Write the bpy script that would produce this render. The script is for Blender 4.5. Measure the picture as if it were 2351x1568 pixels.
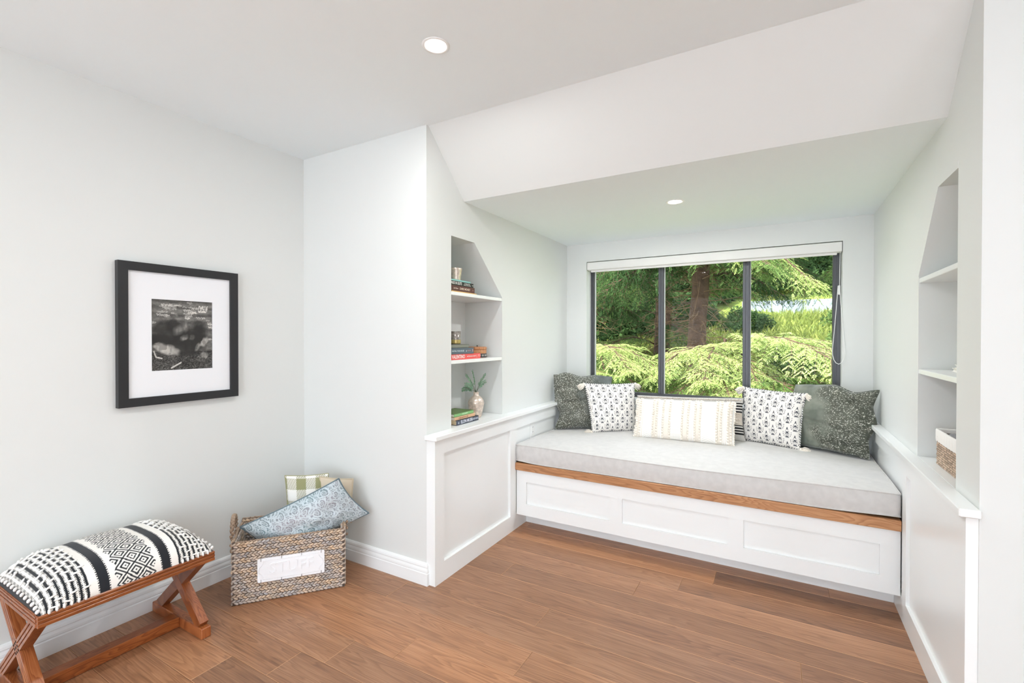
import bpy, bmesh, math, random
import numpy as np
from mathutils import Matrix, Vector, Euler

for o in list(bpy.data.objects): bpy.data.objects.remove(o, do_unlink=True)
SC = bpy.context.scene
COL = SC.collection
random.seed(7); RNG = np.random.default_rng(11)

# ---------------------------------------------------------------- camera
cam_d = bpy.data.cameras.new('camera'); cam = bpy.data.objects.new('camera', cam_d); COL.objects.link(cam)
cam_d.sensor_fit = 'HORIZONTAL'; cam_d.sensor_width = 36.0; cam_d.lens = 1076.653 * 36.0 / 2351.0
cam_d.clip_start = 0.05; cam_d.clip_end = 200
FW = Vector((-0.49658806, 0.86794746, -0.00821676)); RT = Vector((0.86797327, 0.49661029, 0.00078828)); UP = Vector((-0.00476472, 0.00674048, 0.99996593))
cam.matrix_world = Matrix(((RT.x, UP.x, -FW.x, 0), (RT.y, UP.y, -FW.y, 0), (RT.z, UP.z, -FW.z, 1.3145), (0, 0, 0, 1)))
SC.camera = cam
# ---------------------------------------------------------------- world, sun, daylight
wd = bpy.data.worlds.new('sky'); SC.world = wd; wd.use_nodes = True
bg = wd.node_tree.nodes['Background']; bg.inputs[0].default_value = (0.82, 0.87, 1.0, 1); bg.inputs[1].default_value = 3.5
sun_d = bpy.data.lights.new('sun', 'SUN'); sun_d.energy = 9.0; sun_d.angle = 0.01; sun_d.color = (1.0, 0.95, 0.84)
sun = bpy.data.objects.new('sun', sun_d); COL.objects.link(sun)
sun.rotation_euler = Vector((-0.42, -0.40, 0.82)).to_track_quat('Z', 'Y').to_euler()
sun.location = (-6, -6, 14)
def area(name, loc, target, sx, sy, power, color=(1, 1, 1)):
    d = bpy.data.lights.new(name, 'AREA'); d.shape = 'RECTANGLE'; d.size = sx; d.size_y = sy; d.energy = power; d.color = color
    o = bpy.data.objects.new(name, d); COL.objects.link(o); o.location = loc
    o.rotation_euler = (Vector(target) - Vector(loc)).to_track_quat('-Z', 'Y').to_euler(); return o
# added area lights at unseen windows behind the photographer, tilted up to brighten ceiling
area('rear_window_fill', (-0.5, -3.40, 1.28), (-0.5, 0, 3.1), 3.5, 2.0, 46, (0.80, 0.945, 1.0))
area('side_window_fill', (2.90, -2.1, 1.28), (0, -1.2, 2.6), 1.7, 1.9, 14, (0.80, 0.945, 1.0))
SC.view_settings.view_transform = 'Standard'; SC.view_settings.look = 'None'
SC.view_settings.exposure = 0.31; SC.view_settings.gamma = 1.0; SC.view_settings.use_curve_mapping = False

# light path lengths that suffice for a white room
try:
    cy = SC.cycles; cy.max_bounces = 8; cy.diffuse_bounces = 6; cy.glossy_bounces = 2; cy.transmission_bounces = 4; cy.transparent_max_bounces = 10
    cy.use_adaptive_sampling = True; cy.adaptive_threshold = 0.12; cy.adaptive_min_samples = 16; cy.use_denoising = True
except AttributeError: pass

# ---------------------------------------------------------------- helpers
W = {}
def lin(c):
    c = np.asarray(c, float)
    if c.max() > 1.0: c = c / 255.0
    return np.where(c <= 0.04045, c / 12.92, ((c + 0.055) / 1.055) ** 2.4)
def rgba(c): r = lin(c); return (float(r[0]), float(r[1]), float(r[2]), 1.0)
def tag(o, label=None, cat=None, group=None, kind=None):
    if label: o['label'] = label
    if cat: o['category'] = cat
    if group: o['group'] = group
    if kind: o['kind'] = kind
    return o
def empty(name, loc, label=None, cat=None, group=None, kind=None):
    o = bpy.data.objects.new(name, None); COL.objects.link(o); o.location = loc; o.empty_display_size = 0.05
    W[o] = np.array(loc, float); return tag(o, label, cat, group, kind)
def mk(name, vf, mat, parent=None, smooth=False, col=None, uv=None, label=None, cat=None, group=None, kind=None, origin=None, attr='Col'):
    v, f = vf; v = np.asarray(v, float)
    if parent is not None: c = W[parent]
    elif origin is not None: c = np.array(origin, float)
    else: c = np.array([(v[:, 0].min() + v[:, 0].max()) / 2, (v[:, 1].min() + v[:, 1].max()) / 2, v[:, 2].min()])
    me = bpy.data.meshes.new(name)
    me.from_pydata((v - c).tolist(), [], f if isinstance(f, list) else f.tolist()); me.update()
    if smooth: me.polygons.foreach_set('use_smooth', [True] * len(me.polygons))
    if mat is not None:
        for m in (mat if isinstance(mat, (list, tuple)) else [mat]): me.materials.append(m)
    if col is not None:
        ca = me.color_attributes.new(attr, 'FLOAT_COLOR', 'POINT')
        cc = np.ones((len(v), 4)); cc[:, :3] = col; ca.data.foreach_set('color', cc.ravel().astype(np.float32))
    if uv is not None:
        ul = me.uv_layers.new(name='UVMap'); li = np.zeros(len(me.loops), int); me.loops.foreach_get('vertex_index', li)
        ul.data.foreach_set('uv', np.asarray(uv)[li].ravel().astype(np.float32))
    o = bpy.data.objects.new(name, me); COL.objects.link(o)
    if parent is not None: o.parent = parent
    else: o.location = c
    W[o] = c
    return tag(o, label, cat, group, kind)
def join(*parts):
    V = []; F = []; n = 0
    for v, f in parts:
        v = np.asarray(v, float); V.append(v)
        F += [[int(i) + n for i in q] for q in f]; n += len(v)
    return np.concatenate(V), F
_S = [(x, y, z) for x in (-1, 1) for y in (-1, 1) for z in (-1, 1)]
def box(x0, x1, y0, y1, z0, z1, b=0.0):
    lo = np.array([min(x0, x1), min(y0, y1), min(z0, z1)]); hi = np.array([max(x0, x1), max(y0, y1), max(z0, z1)])
    c = (lo + hi) / 2; h = (hi - lo) / 2
    if b <= 0:
        v = [c + h * np.array(s) for s in _S]
        return np.array(v), [[0, 1, 3, 2], [4, 6, 7, 5], [0, 4, 5, 1], [2, 3, 7, 6], [0, 2, 6, 4], [1, 5, 7, 3]]
    b = min(b, h.min() * 0.9); v = []; idx = {}
    for s in _S:
        for a in range(3):
            p = h - b; p = p.copy(); p[a] = h[a]; idx[(s, a)] = len(v); v.append(c + p * np.array(s))
    f = []
    for a in range(3):
        u, w = [(1, 2), (2, 0), (0, 1)][a]
        for sg in (-1, 1):
            q = []
            for su, sw in ((-1, -1), (1, -1), (1, 1), (-1, 1)):
                s = [0, 0, 0]; s[a] = sg; s[u] = su; s[w] = sw; q.append(idx[(tuple(s), a)])
            f.append(q if sg > 0 else q[::-1])
    for a in range(3):
        u, w = [(1, 2), (2, 0), (0, 1)][a]
        for su in (-1, 1):
            for sw in (-1, 1):
                s0 = [0, 0, 0]; s0[u] = su; s0[w] = sw; s1 = list(s0); s0[a] = -1; s1[a] = 1
                q = [idx[(tuple(s0), u)], idx[(tuple(s1), u)], idx[(tuple(s1), w)], idx[(tuple(s0), w)]]
                f.append(q if su * sw > 0 else q[::-1])
    for s in _S:
        q = [idx[(s, 0)], idx[(s, 1)], idx[(s, 2)]]
        f.append(q if s[0] * s[1] * s[2] > 0 else q[::-1])
    return np.array(v), f
def beam(p0, p1, side, w, h, b=0.0):
    """box along p0->p1, 'side' = direction of width w, the third axis has size h"""
    p0 = np.array(p0, float); p1 = np.array(p1, float); d = p1 - p0; L = np.linalg.norm(d); d /= L
    s = np.array(side, float); s -= d * (s @ d); s /= np.linalg.norm(s); t = np.cross(d, s)
    v, f = box(0, L, -w / 2, w / 2, -h / 2, h / 2, b)
    return p0 + v[:, :1] * d + v[:, 1:2] * s + v[:, 2:3] * t, f
def prism(poly, a, b, axis='x'):
    """extrude 2d polygon between a and b along axis; poly in the remaining axes (y,z) (x,z) (x,y)"""
    n = len(poly); v = []
    for t in (a, b):
        for p in poly:
            v.append({'x': (t, p[0], p[1]), 'y': (p[0], t, p[1]), 'z': (p[0], p[1], t)}[axis])
    f = [list(range(n))[::-1], list(range(n, 2 * n))] + [[i, (i + 1) % n, n + (i + 1) % n, n + i] for i in range(n)]
    return np.array(v), f
def fixn(o):
    bm = bmesh.new(); bm.from_mesh(o.data); bmesh.ops.recalc_face_normals(bm, faces=bm.faces); bm.to_mesh(o.data); bm.free(); return o
def tube(path, r, n=8, closed=False, caps=True):
    P = np.asarray(path, float); m = len(P); R = np.broadcast_to(np.asarray(r, float), (m,))
    T = np.roll(P, -1, 0) - np.roll(P, 1, 0)
    if not closed: T[0] = P[1] - P[0]; T[-1] = P[-1] - P[-2]
    T /= np.linalg.norm(T, axis=1)[:, None] + 1e-12
    a = np.array([0, 0, 1.0]) if abs(T[0][2]) < 0.9 else np.array([1.0, 0, 0]); a -= T[0] * (a @ T[0]); a /= np.linalg.norm(a)
    V = np.zeros((m, n, 3)); th = np.arange(n) / n * 2 * np.pi
    for i in range(m):
        a = a - T[i] * (a @ T[i]); a /= np.linalg.norm(a) + 1e-12; bb = np.cross(T[i], a)
        V[i] = P[i] + R[i] * (np.cos(th)[:, None] * a + np.sin(th)[:, None] * bb)
    f = []
    for i in range(m if closed else m - 1):
        j = (i + 1) % m
        for k in range(n):
            l = (k + 1) % n; f.append([i * n + k, i * n + l, j * n + l, j * n + k])
    if caps and not closed: f.append(list(range(n))[::-1]); f.append([(m - 1) * n + k for k in range(n)])
    return V.reshape(-1, 3), f
def lathe(prof, c, n=32, flute=0, famp=0.0):
    th = np.arange(n) / n * 2 * np.pi; V = []; c = np.array(c, float)
    for r, z in prof:
        rr = r * (1 + famp * np.cos(flute * th)) if flute else np.full(n, r)
        V.append(np.stack([c[0] + rr * np.cos(th), c[1] + rr * np.sin(th), np.full(n, c[2] + z)], 1))
    f = []
    for i in range(len(prof) - 1):
        for k in range(n):
            l = (k + 1) % n; f.append([i * n + k, i * n + l, (i + 1) * n + l, (i + 1) * n + k])
    f.append(list(range(n))[::-1]); f.append([(len(prof) - 1) * n + k for k in range(n)])
    return np.concatenate(V), f
def blob(c, ax, n=6, m=4):
    """small ellipsoid; ax = 3x3 rows of semi-axes"""
    ax = np.asarray(ax, float); v = [(0, 0, -1)]
    for i in range(1, m):
        ph = -np.pi / 2 + np.pi * i / m
        for k in range(n):
            t = 2 * np.pi * k / n; v.append((np.cos(ph) * np.cos(t), np.cos(ph) * np.sin(t), np.sin(ph)))
    v.append((0, 0, 1)); f = []
    for k in range(n): f.append([0, 1 + (k + 1) % n, 1 + k])
    for i in range(m - 2):
        for k in range(n):
            a = 1 + i * n; f.append([a + k, a + (k + 1) % n, a + n + (k + 1) % n, a + n + k])
    a = 1 + (m - 2) * n
    for k in range(n): f.append([a + k, a + (k + 1) % n, len(v) - 1])
    return np.array(v) @ ax + np.array(c), f
def grid_faces(nu, nv, flip=False):
    i, j = np.meshgrid(np.arange(nu - 1), np.arange(nv - 1), indexing='ij'); a = (i * nv + j).ravel()
    q = np.stack([a, a + nv, a + nv + 1, a + 1], 1)
    return q[:, ::-1].tolist() if flip else q.tolist()
def text(s, size, M, depth=0.0, ax=None):
    """text as a mesh: local x along the line, y up, z out; M = 4x3 rows (origin, x, y, z)"""
    cu = bpy.data.curves.new('t', 'FONT'); cu.body = s; cu.size = size; cu.extrude = depth; cu.align_x = 'CENTER'; cu.align_y = 'CENTER'; cu.resolution_u = 3
    if ax: cu.offset = ax
    o = bpy.data.objects.new('t', cu); COL.objects.link(o); dg = bpy.context.evaluated_depsgraph_get(); me = o.evaluated_get(dg).to_mesh()
    v = np.array([p.co[:] for p in me.vertices]); f = [list(p.vertices) for p in me.polygons]
    bpy.data.objects.remove(o, do_unlink=True); bpy.data.curves.remove(cu)
    M = np.asarray(M, float); return M[0] + v @ M[1:], f

# ---------------------------------------------------------------- materials
class NT:
    def __init__(s, name):
        s.m = bpy.data.materials.new(name); s.m.use_nodes = True; s.t = s.m.node_tree; s.n = s.t.nodes; s.l = s.t.links
        s.p = s.n['Principled BSDF']; s.out = s.n['Material Output']
    def add(s, t, **k):
        n = s.n.new(t)
        for a, b in k.items():
            if a.startswith('i_'):
                n.inputs[a[2:].replace('_', ' ')].default_value = b
            else: setattr(n, a, b)
        return n
    def link(s, a, b): s.l.new(a, b)
    def ramp(s, fac, stops, interp='LINEAR'):
        r = s.add('ShaderNodeValToRGB'); r.color_ramp.interpolation = interp; e = r.color_ramp.elements
        while len(e) > 1: e.remove(e[-1])
        e[0].position = stops[0][0]; e[0].color = stops[0][1]
        for p, c in stops[1:]: q = e.new(p); q.color = c
        s.link(fac, r.inputs[0]); return r.outputs[0]
    def mix(s, fac, a, b, mode='MIX'):
        m = s.add('ShaderNodeMix', data_type='RGBA', blend_type=mode)
        for k, x in ((0, fac), (6, a), (7, b)):
            if hasattr(x, 'node'): s.link(x, m.inputs[k])
            else: m.inputs[k].default_value = x
        return m.outputs[2]
    def math(s, op, a, b=0.0, c=None):
        m = s.add('ShaderNodeMath', operation=op)
        for k, x in enumerate((a, b) if c is None else (a, b, c)):
            if hasattr(x, 'node'): s.link(x, m.inputs[k])
            else: m.inputs[k].default_value = x
        return m.outputs[0]
    def coord(s, kind='Object', scale=(1, 1, 1), rot=(0, 0, 0), loc=None):
        tc = s.add('ShaderNodeTexCoord'); mp = s.add('ShaderNodeMapping'); mp.inputs['Scale'].default_value = scale; mp.inputs['Rotation'].default_value = rot
        s.link(tc.outputs[kind], mp.inputs[0])
        if loc is not None: s.link(loc, mp.inputs['Location'])
        return mp.outputs[0]
    def noise(s, vec, scale, detail=4, rough=0.5, dist=0.0, out=0):
        n = s.add('ShaderNodeTexNoise'); n.inputs['Scale'].default_value = scale; n.inputs['Detail'].default_value = detail; n.inputs['Roughness'].default_value = rough; n.inputs['Distortion'].default_value = dist
        s.link(vec, n.inputs['Vector']); return n.outputs[out]
    def bump(s, h, strength=0.3, dist=0.002):
        b = s.add('ShaderNodeBump'); b.inputs['Strength'].default_value = strength; b.inputs['Distance'].default_value = dist
        s.link(h, b.inputs['Height']); s.link(b.outputs[0], s.p.inputs['Normal'])
    def base(s, x):
        if hasattr(x, 'node'): s.link(x, s.p.inputs['Base Color'])
        else: s.p.inputs['Base Color'].default_value = x
def plain(name, c, rough=0.5, metal=0.0, spec=0.5, bump=None, sheen=0.0, var=0.0, vscale=6.0, kind='Object'):
    t = NT(name); t.base(rgba(c)); t.p.inputs['Roughness'].default_value = rough; t.p.inputs['Metallic'].default_value = metal; t.p.inputs['Specular IOR Level'].default_value = spec
    if sheen: t.p.inputs['Sheen Weight'].default_value = sheen
    if var:
        n = t.noise(t.coord(kind), vscale, 4); d = lin(c)
        a = tuple(np.clip(d * (1 - var), 0, 1)) + (1,); b = tuple(np.clip(d * (1 + var), 0, 1)) + (1,)
        t.base(t.ramp(n, [(0.3, a), (0.7, b)]))
    if bump: t.bump(t.noise(t.coord(kind), bump[0], 3), bump[1], bump[2])
    return t.m
def vcol(name, rough=0.9, sheen=0.0, bump=None, spec=0.3, mul=None):
    t = NT(name); a = t.add('ShaderNodeAttribute', attribute_name='Col'); c = a.outputs['Color']
    if mul: c = t.mix(t.ramp(t.noise(t.coord(), mul[0], 3), [(0.35, (0, 0, 0, 1)), (0.65, (1, 1, 1, 1))]), c, t.mix(1.0, c, (mul[1],) * 3 + (1,), 'MULTIPLY'))
    t.base(c); t.p.inputs['Roughness'].default_value = rough; t.p.inputs['Specular IOR Level'].default_value = spec
    if sheen: t.p.inputs['Sheen Weight'].default_value = sheen
    if bump: t.bump(t.noise(t.coord(), bump[0], 2), bump[1], bump[2])
    return t.m
def wood(name, dark, mid, light, along=(1, 0, 0), rough=0.4, scale=1.0, rnd=True, line=None, coat=0.0, cross=7.0, rw=0.26, rf=17.0):
    """oak / teak grain running along one axis"""
    t = NT(name); loc = None
    if rnd:
        oi = t.add('ShaderNodeObjectInfo'); cx = t.add('ShaderNodeCombineXYZ')
        r = oi.outputs['Random']
        t.link(t.math('MULTIPLY', r, 37.0), cx.inputs[0]); t.link(t.math('MULTIPLY', r, 91.0), cx.inputs[1]); t.link(t.math('MULTIPLY', r, 53.0), cx.inputs[2]); loc = cx.outputs[0]
    st = [1.0 if a else cross for a in along]
    tc = t.coord('Object', tuple(x * scale for x in st), loc=loc)
    warp = t.noise(t.coord('Object', tuple((0.9 if a else 3.2) * scale for a in along), loc=loc), 1.6, 2, 0.5)
    mx = t.add('ShaderNodeVectorMath', operation='MULTIPLY_ADD'); t.link(warp, mx.inputs[0]) ; mx.inputs[1].default_value = (0, 0, 0); t.link(tc, mx.inputs[2])
    # cathedral rings: bands of a warped cross-grain field
    rings = t.math('FRACT', t.math('MULTIPLY', t.math('ADD', t.noise(tc, 1.15, 2, 0.45, 0.35), t.math('MULTIPLY', warp, 0.5)), rf))
    ring = t.ramp(rings, [(0.0, (0, 0, 0, 1)), (0.45, (0.75,) * 3 + (1,)), (0.85, (1, 1, 1, 1)), (1.0, (0, 0, 0, 1))])
    fine = t.noise(t.coord('Object', tuple((3.0 if a else 110.0) * scale for a in along), loc=loc), 1.5, 5, 0.65)
    big = t.noise(tc, 0.55, 2, 0.5)
    f = t.math('ADD', t.math('ADD', t.math('MULTIPLY', ring, rw), t.math('MULTIPLY', fine, 0.55)), t.math('MULTIPLY', big, 0.42))
    c = t.ramp(f, [(0.28, rgba(dark)), (0.6, rgba(mid)), (0.9, rgba(light))])
    if rnd:
        v = t.ramp(oi.outputs['Random'], [(0.0, (0.74, 0.74, 0.76, 1)), (0.5, (1.0, 1.0, 1.0, 1)), (1.0, (1.20, 1.15, 1.08, 1))])
        c = t.mix(1.0, c, v, 'MULTIPLY')
    if line:   # knots: rare dark eyes
        vo = t.add('ShaderNodeTexVoronoi'); vo.inputs['Scale'].default_value = 1.0
        t.link(t.coord('Object', tuple((1.5 if a else 4.2) for a in along), loc=loc), vo.inputs['Vector'])
        k = t.ramp(vo.outputs['Distance'], [(0.0, (1, 1, 1, 1)), (0.035, (1, 1, 1, 1)), (0.06, (0.35,) * 3 + (1,)), (0.16, (0, 0, 0, 1))])
        sel = t.ramp(vo.outputs['Color'], [(0.60, (0, 0, 0, 1)), (0.62, (1, 1, 1, 1))])
        c = t.mix(t.math('MULTIPLY', t.math('MULTIPLY', k, sel), 0.8), c, rgba(line))
    t.base(c); t.p.inputs['Roughness'].default_value = rough
    if coat: t.p.inputs['Coat Weight'].default_value = coat; t.p.inputs['Coat Roughness'].default_value = 0.2
    t.bump(fine, 0.10, 0.001)
    return t.m

M = {}
M['wall'] = plain('wall_paint', (222, 224, 221), 0.55, spec=0.3)
M['ceil'] = plain('ceiling_paint', (240, 247, 249), 0.8, spec=0.2)
M['trim'] = plain('trim_paint', (240, 242, 241), 0.28, spec=0.45)
M['floor'] = wood('oak_floor', (106, 70, 48), (163, 117, 84), (196, 150, 114), (1, 0, 0), 0.42, 1.0, True, (52, 40, 34), 0.2, 13.0, 0.15, 13.0)
M['floor_glint'] = plain('oak_bevel_glint', (196, 150, 112), 0.5)  # seam highlight painted as lighter oak on the plank bevels
M['sub'] = plain('subfloor', (60, 44, 34), 0.9)
M['oak'] = wood('oak_seat_edge', (128, 82, 50), (178, 124, 82), (206, 156, 112), (1, 0, 0), 0.45, 1.6, False)
M['teak'] = wood('teak', (92, 44, 18), (138, 74, 34), (170, 102, 54), (0, 1, 0), 0.35, 2.2, True, None, 0.3)
M['teak_leg'] = wood('teak_leg', (98, 48, 20), (142, 78, 40), (172, 108, 64), (0.7, 0, 0.7), 0.35, 2.2, True, None, 0.3)
M['black_metal'] = plain('window_bronze', (84, 85, 88), 0.4, 0.3)
M['black_frame'] = plain('black_wood', (34, 34, 36), 0.42)
M['mat_board'] = plain('mat_board', (236, 237, 239), 0.9)
M['white_plastic'] = plain('white_plastic', (240, 240, 238), 0.35)
M['blind'] = plain('blind_fabric', (232, 231, 227), 0.7)
M['cream'] = plain('cream_yarn', (240, 232, 220), 0.95, sheen=0.2, bump=(400, 0.4, 0.002))
M['white_yarn'] = plain('white_yarn', (240, 238, 234), 0.95, sheen=0.2, bump=(500, 0.4, 0.002))
M['vc_fabric'] = vcol('woven_pattern', 0.92, 0.15, (900, 0.25, 0.001))
M['vc_print'] = vcol('printed_paper', 0.6, spec=0.2)
M['bump_fabric'] = plain('linen', (208, 206, 203), 0.95, sheen=0.25, bump=(700, 0.3, 0.001), var=0.05, vscale=28)
def glass():
    t = NT('window_glass'); t.n.remove(t.p); tr = t.add('ShaderNodeBsdfTransparent'); tr.inputs[0].default_value = (0.98, 0.985, 0.985, 1)
    g = t.add('ShaderNodeBsdfGlossy'); g.inputs['Roughness'].default_value = 0.0; fr = t.add('ShaderNodeFresnel'); fr.inputs[0].default_value = 1.12
    mx = t.add('ShaderNodeMixShader'); t.link(fr.outputs[0], mx.inputs[0]); t.link(tr.outputs[0], mx.inputs[1]); t.link(g.outputs[0], mx.inputs[2]); t.link(mx.outputs[0], t.out.inputs[0]); return t.m
M['glass'] = glass()
def emit(name, c, s):
    t = NT(name); t.base(rgba(c)); t.p.inputs['Emission Color'].default_value = rgba(c); t.p.inputs['Emission Strength'].default_value = s; return t.m
M['lamp'] = emit('lamp_lens', (255, 250, 242), 14.0)
# ---------------------------------------------------------------- room dimensions (metres)
XL, YS, XA, XR, YB = -2.632, 1.934, -1.629, 0.525, 3.82
ZC, ZA, YA, YSL = 2.44, 2.119, 2.275, 1.95
XP, XPR, YK, YD, YW = -1.572, 0.496, 2.953, 2.811, 2.7915
def struct(name, vf, mat, parent=None, **k):
    o = mk(name, vf, mat, parent, kind=None if parent else 'structure', **k); return fixn(o)
# ---- floor: one oak plank at a time
fl = struct('floor', box(XL, 3.0, -3.5, 3.0, -0.06, -0.016), M['sub'])
tag(fl, 'brown oak plank floor running into the window alcove', 'floor')
JOINTS = {2.853: [-0.305], 2.694: [-0.457], 2.534: [-0.649], 2.375: [-1.336], 2.216: [0.078], 2.056: [-0.963], 1.897: [-1.729], 1.737: [-0.894, 0.95], 1.577: [-1.374, 0.55],
          1.418: [-1.593, 0.3], 1.258: [-1.732, -0.2], 1.099: [-1.957, -0.5, 1.2], 0.94: [-1.05, 0.6], 0.78: [-2.0, -0.4], 0.62: [-1.5, 0.2]}
row = 3.0125; k = 0; jr = random.Random(5)
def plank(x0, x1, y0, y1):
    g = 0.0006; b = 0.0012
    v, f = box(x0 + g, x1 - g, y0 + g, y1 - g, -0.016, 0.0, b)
    o = mk('plank', (v, f), [M['floor'], M['floor_glint']], fl)
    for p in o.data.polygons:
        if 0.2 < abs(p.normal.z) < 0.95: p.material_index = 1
while row > -3.5:
    y1 = row; y0 = row - 0.1595; key = round(y1, 3)
    js = next((v for q, v in JOINTS.items() if abs(q - y1) < 0.03), None)
    xa, xb = (XL, 3.0) if y0 < 1.93 else (XA, XR)
    if js is None: 
        js = [XL + jr.uniform(0.3, 1.6)]
        while js[-1] < 2.2: js.append(js[-1] + jr.uniform(1.3, 1.9))
    pts = [xa] + [x for x in js if xa + .02 < x < xb - .02] + [xb]
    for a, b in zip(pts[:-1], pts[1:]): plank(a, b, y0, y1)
    row -= 0.1595; k += 1
# ---- plain walls
T = 0.12
wl = struct('wall_left', box(XL - T, XL, -3.62, YS + T, -0.06, 2.6), M['wall'])
wb = struct('wall_back', box(XL - 0.001, XA - 0.325, YS, YS + 0.12, -0.06, 2.6), M['wall'])
wfr = struct('wall_back_right', box(XR + 0.325, 3.12, YS - 0.005, YS + 0.12, -0.06, 2.6), M['wall'])
wr = struct('wall_right', join(box(3.0, 3.12, -3.62, -3.0, -0.06, 2.6), box(3.0, 3.12, -1.2, YS, -0.06, 2.6), box(3.0, 3.12, -3.0, -1.2, -0.06, 0.25), box(3.0, 3.12, -3.0, -1.2, 2.25, 2.6)), M['wall'])
wre = struct('wall_rear', join(box(XL, -2.3, -3.62, -3.5, -0.06, 2.6), box(1.3, 3.0, -3.62, -3.5, -0.06, 2.6), box(-2.3, 1.3, -3.62, -3.5, -0.06, 0.25), box(-2.3, 1.3, -3.62, -3.5, 2.3, 2.6)), M['wall'])
# ---- alcove side walls with the shelf niches let into them
def alcove_wall(name, xf, xb, y0n, y1n):
    lo, hi = min(xf, xb), max(xf, xb); zt = 2.55
    P = [prism([(YS - (0.005 if xf > 0 else 0), -0.06), (y0n, -0.06), (y0n, zt), (YS - (0.005 if xf > 0 else 0), zt)], lo, hi),
         prism([(y1n, -0.06), (YB + 0.15, -0.06), (YB + 0.15, zt), (y1n, zt)], lo, hi),
         prism([(y0n, -0.06), (y1n, -0.06), (y1n, 0.772), (y0n, 0.772)], lo, hi),
         prism([(y0n, 1.895), (y0n + 0.232, 1.895), (y1n, 1.582), (y1n, zt), (y0n, zt)], lo, hi)]
    bk = (xb, xb + 0.02) if xb > xf else (xb - 0.02, xb)
    P.append(box(bk[0], bk[1], YS, YB, -0.06, zt))
    return struct(name, join(*P), M['wall'])
NB = 0.305
wal = alcove_wall('wall_alcove_left', XA, XA - NB, 2.149, 2.714)
war = alcove_wall('wall_alcove_right', XR, XR + NB, 2.15, 2.668)
WX0, WX1, WZ0, WZ1 = -1.447, 0.360, 0.80, 1.964
waw = struct('wall_window', join(box(XA - .01, WX0, YB, YB + 0.17, -0.06, 2.5), box(WX1, XR + .01, YB, YB + 0.17, -0.06, 2.5), box(WX0, WX1, YB, YB + 0.17, -0.06, WZ0), box(WX0, WX1, YB, YB + 0.17, WZ1, 2.5)), M['wall'])
# ---- ceilings: flat room ceiling, 45 degree slope, flat alcove ceiling
struct('ceiling', join(box(XL - T, 3.12, -3.62, YSL, ZC, 2.66), box(XL - T, XA - NB, YSL, 4.0, ZC, 2.66), box(XR + NB, 3.12, YSL, 4.0, ZC, 2.66)), M['ceil'])
struct('ceiling_slope', prism([(YSL, ZC), (YA, ZA), (YA + 0.2, ZA + 0.5), (YSL, ZC + 0.2)], XA, XR), M['wall'])
struct('ceiling_alcove', box(XA, XR, YA, YB + 0.17, ZA, ZA + 0.5), M['ceil'])
# ---- niche casings: a hair proud of the wall along head and slope
def casing(name, x, d, y0, y1):
    w = 0.024
    a = prism([(y0 - 0.0, 1.895), (y0 + 0.232, 1.895), (y0 + 0.238, 1.895 + w), (y0 - 0.0, 1.895 + w)], x, x + d)
    b = prism([(y0 + 0.232, 1.895), (y1, 1.582), (y1 + 0.024, 1.590), (y0 + 0.238, 1.895 + w)], x, x + d)
    return struct(name, join(a, b), M['wall'])
casing('trim_1', XA, 0.0012, 2.149, 2.714); casing('trim_2', XR, -0.0012, 2.15, 2.668)
# ---- baseboards: stepped profile
BP = [(0, 0), (.018, 0), (.018, .062), (.0148, .0655), (.0148, .068), (.0168, .071), (.0160, .080), (.0122, .0905), (.0122, .0935), (.0138, .0965), (.0120, .106), (.0070, .1135), (0, .115)]
def sweep_profile(path, inward):
    """path: list of xy points on the wall line, inward: offset direction factor per point (mitre vectors)"""
    V = []; n = len(BP)
    for (x, y), (mx, my) in zip(path, inward):
        for t, z in BP: V.append((x + mx * t, y + my * t, z))
    F = []
    for i in range(len(path) - 1):
        for k in range(n - 1): F.append([i * n + k, i * n + k + 1, (i + 1) * n + k + 1, (i + 1) * n + k])
    F.append(list(range(n))); F.append([(len(path) - 1) * n + k for k in range(n)][::-1])
    return np.array(V), F
struct('baseboard_left', sweep_profile([(XL, -3.5), (XL, YS)], [(1, 0), (1, -1)]), M['trim'])
struct('baseboard_back', sweep_profile([(XL, YS), (XA, YS), (XA, YS + 0.0)], [(1, -1), (1, -1), (1, 0)]), M['trim'])
struct('baseboard_right', sweep_profile([(XR, YS - .005), (3.0, YS - .005)], [(0, -1), (0, -1)]), M['trim'])
# ---- panelled wainscot on both alcove sides
def wainscot(name, xw, xf, rec, panels, yend, label):
    e = empty(name, ((xw + xf) / 2, YS, 0), kind='structure')
    zt = 0.772; b = 0.0008
    fixn(mk('bottom_rail', box(xw, xf, YS, YB, 0, 0.107), M['trim'], e)); fixn(mk('top_rail', box(xw, xf, YS, YB, 0.691, zt), M['trim'], e))
    ys = [YS]; 
    for p in panels: ys += list(p)
    ys.append(YB)
    for i in range(0, len(ys), 2): fixn(mk('stile', box(xw, xf, ys[i], ys[i + 1], 0.107, 0.691), M['trim'], e))
    for p in panels: fixn(mk('panel', box(xw, rec, p[0], p[1], 0.107, 0.691), M['trim'], e))
    return e
wainscot('trim_3', XA, XP, XP - 0.019, [(2.012, 2.728), (2.806, 3.745)], YB, '')
wainscot('trim_4', XR, XPR, XPR + 0.014, [(2.000, 2.712), (2.79, 3.745)], YB, '')
struct('trim_5', join(box(XA - NB + .001, XA, 2.150, 2.713, 0.772, 0.797, 0), box(XA, -1.549, 1.914, YB - .001, 0.7721, 0.797, 0.003)), M['trim'])
struct('trim_6', join(box(XR, XR + NB - .001, 2.151, 2.667, 0.772, 0.797, 0), box(0.473, XR, 1.905, YB - .001, 0.7721, 0.797, 0.003)), M['trim'])
struct('trim_7', box(WX0, WX1, YB - 0.02, YB + 0.13, WZ0 - 0.001, WZ0 + 0.018, 0.004), M['trim'])
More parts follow.
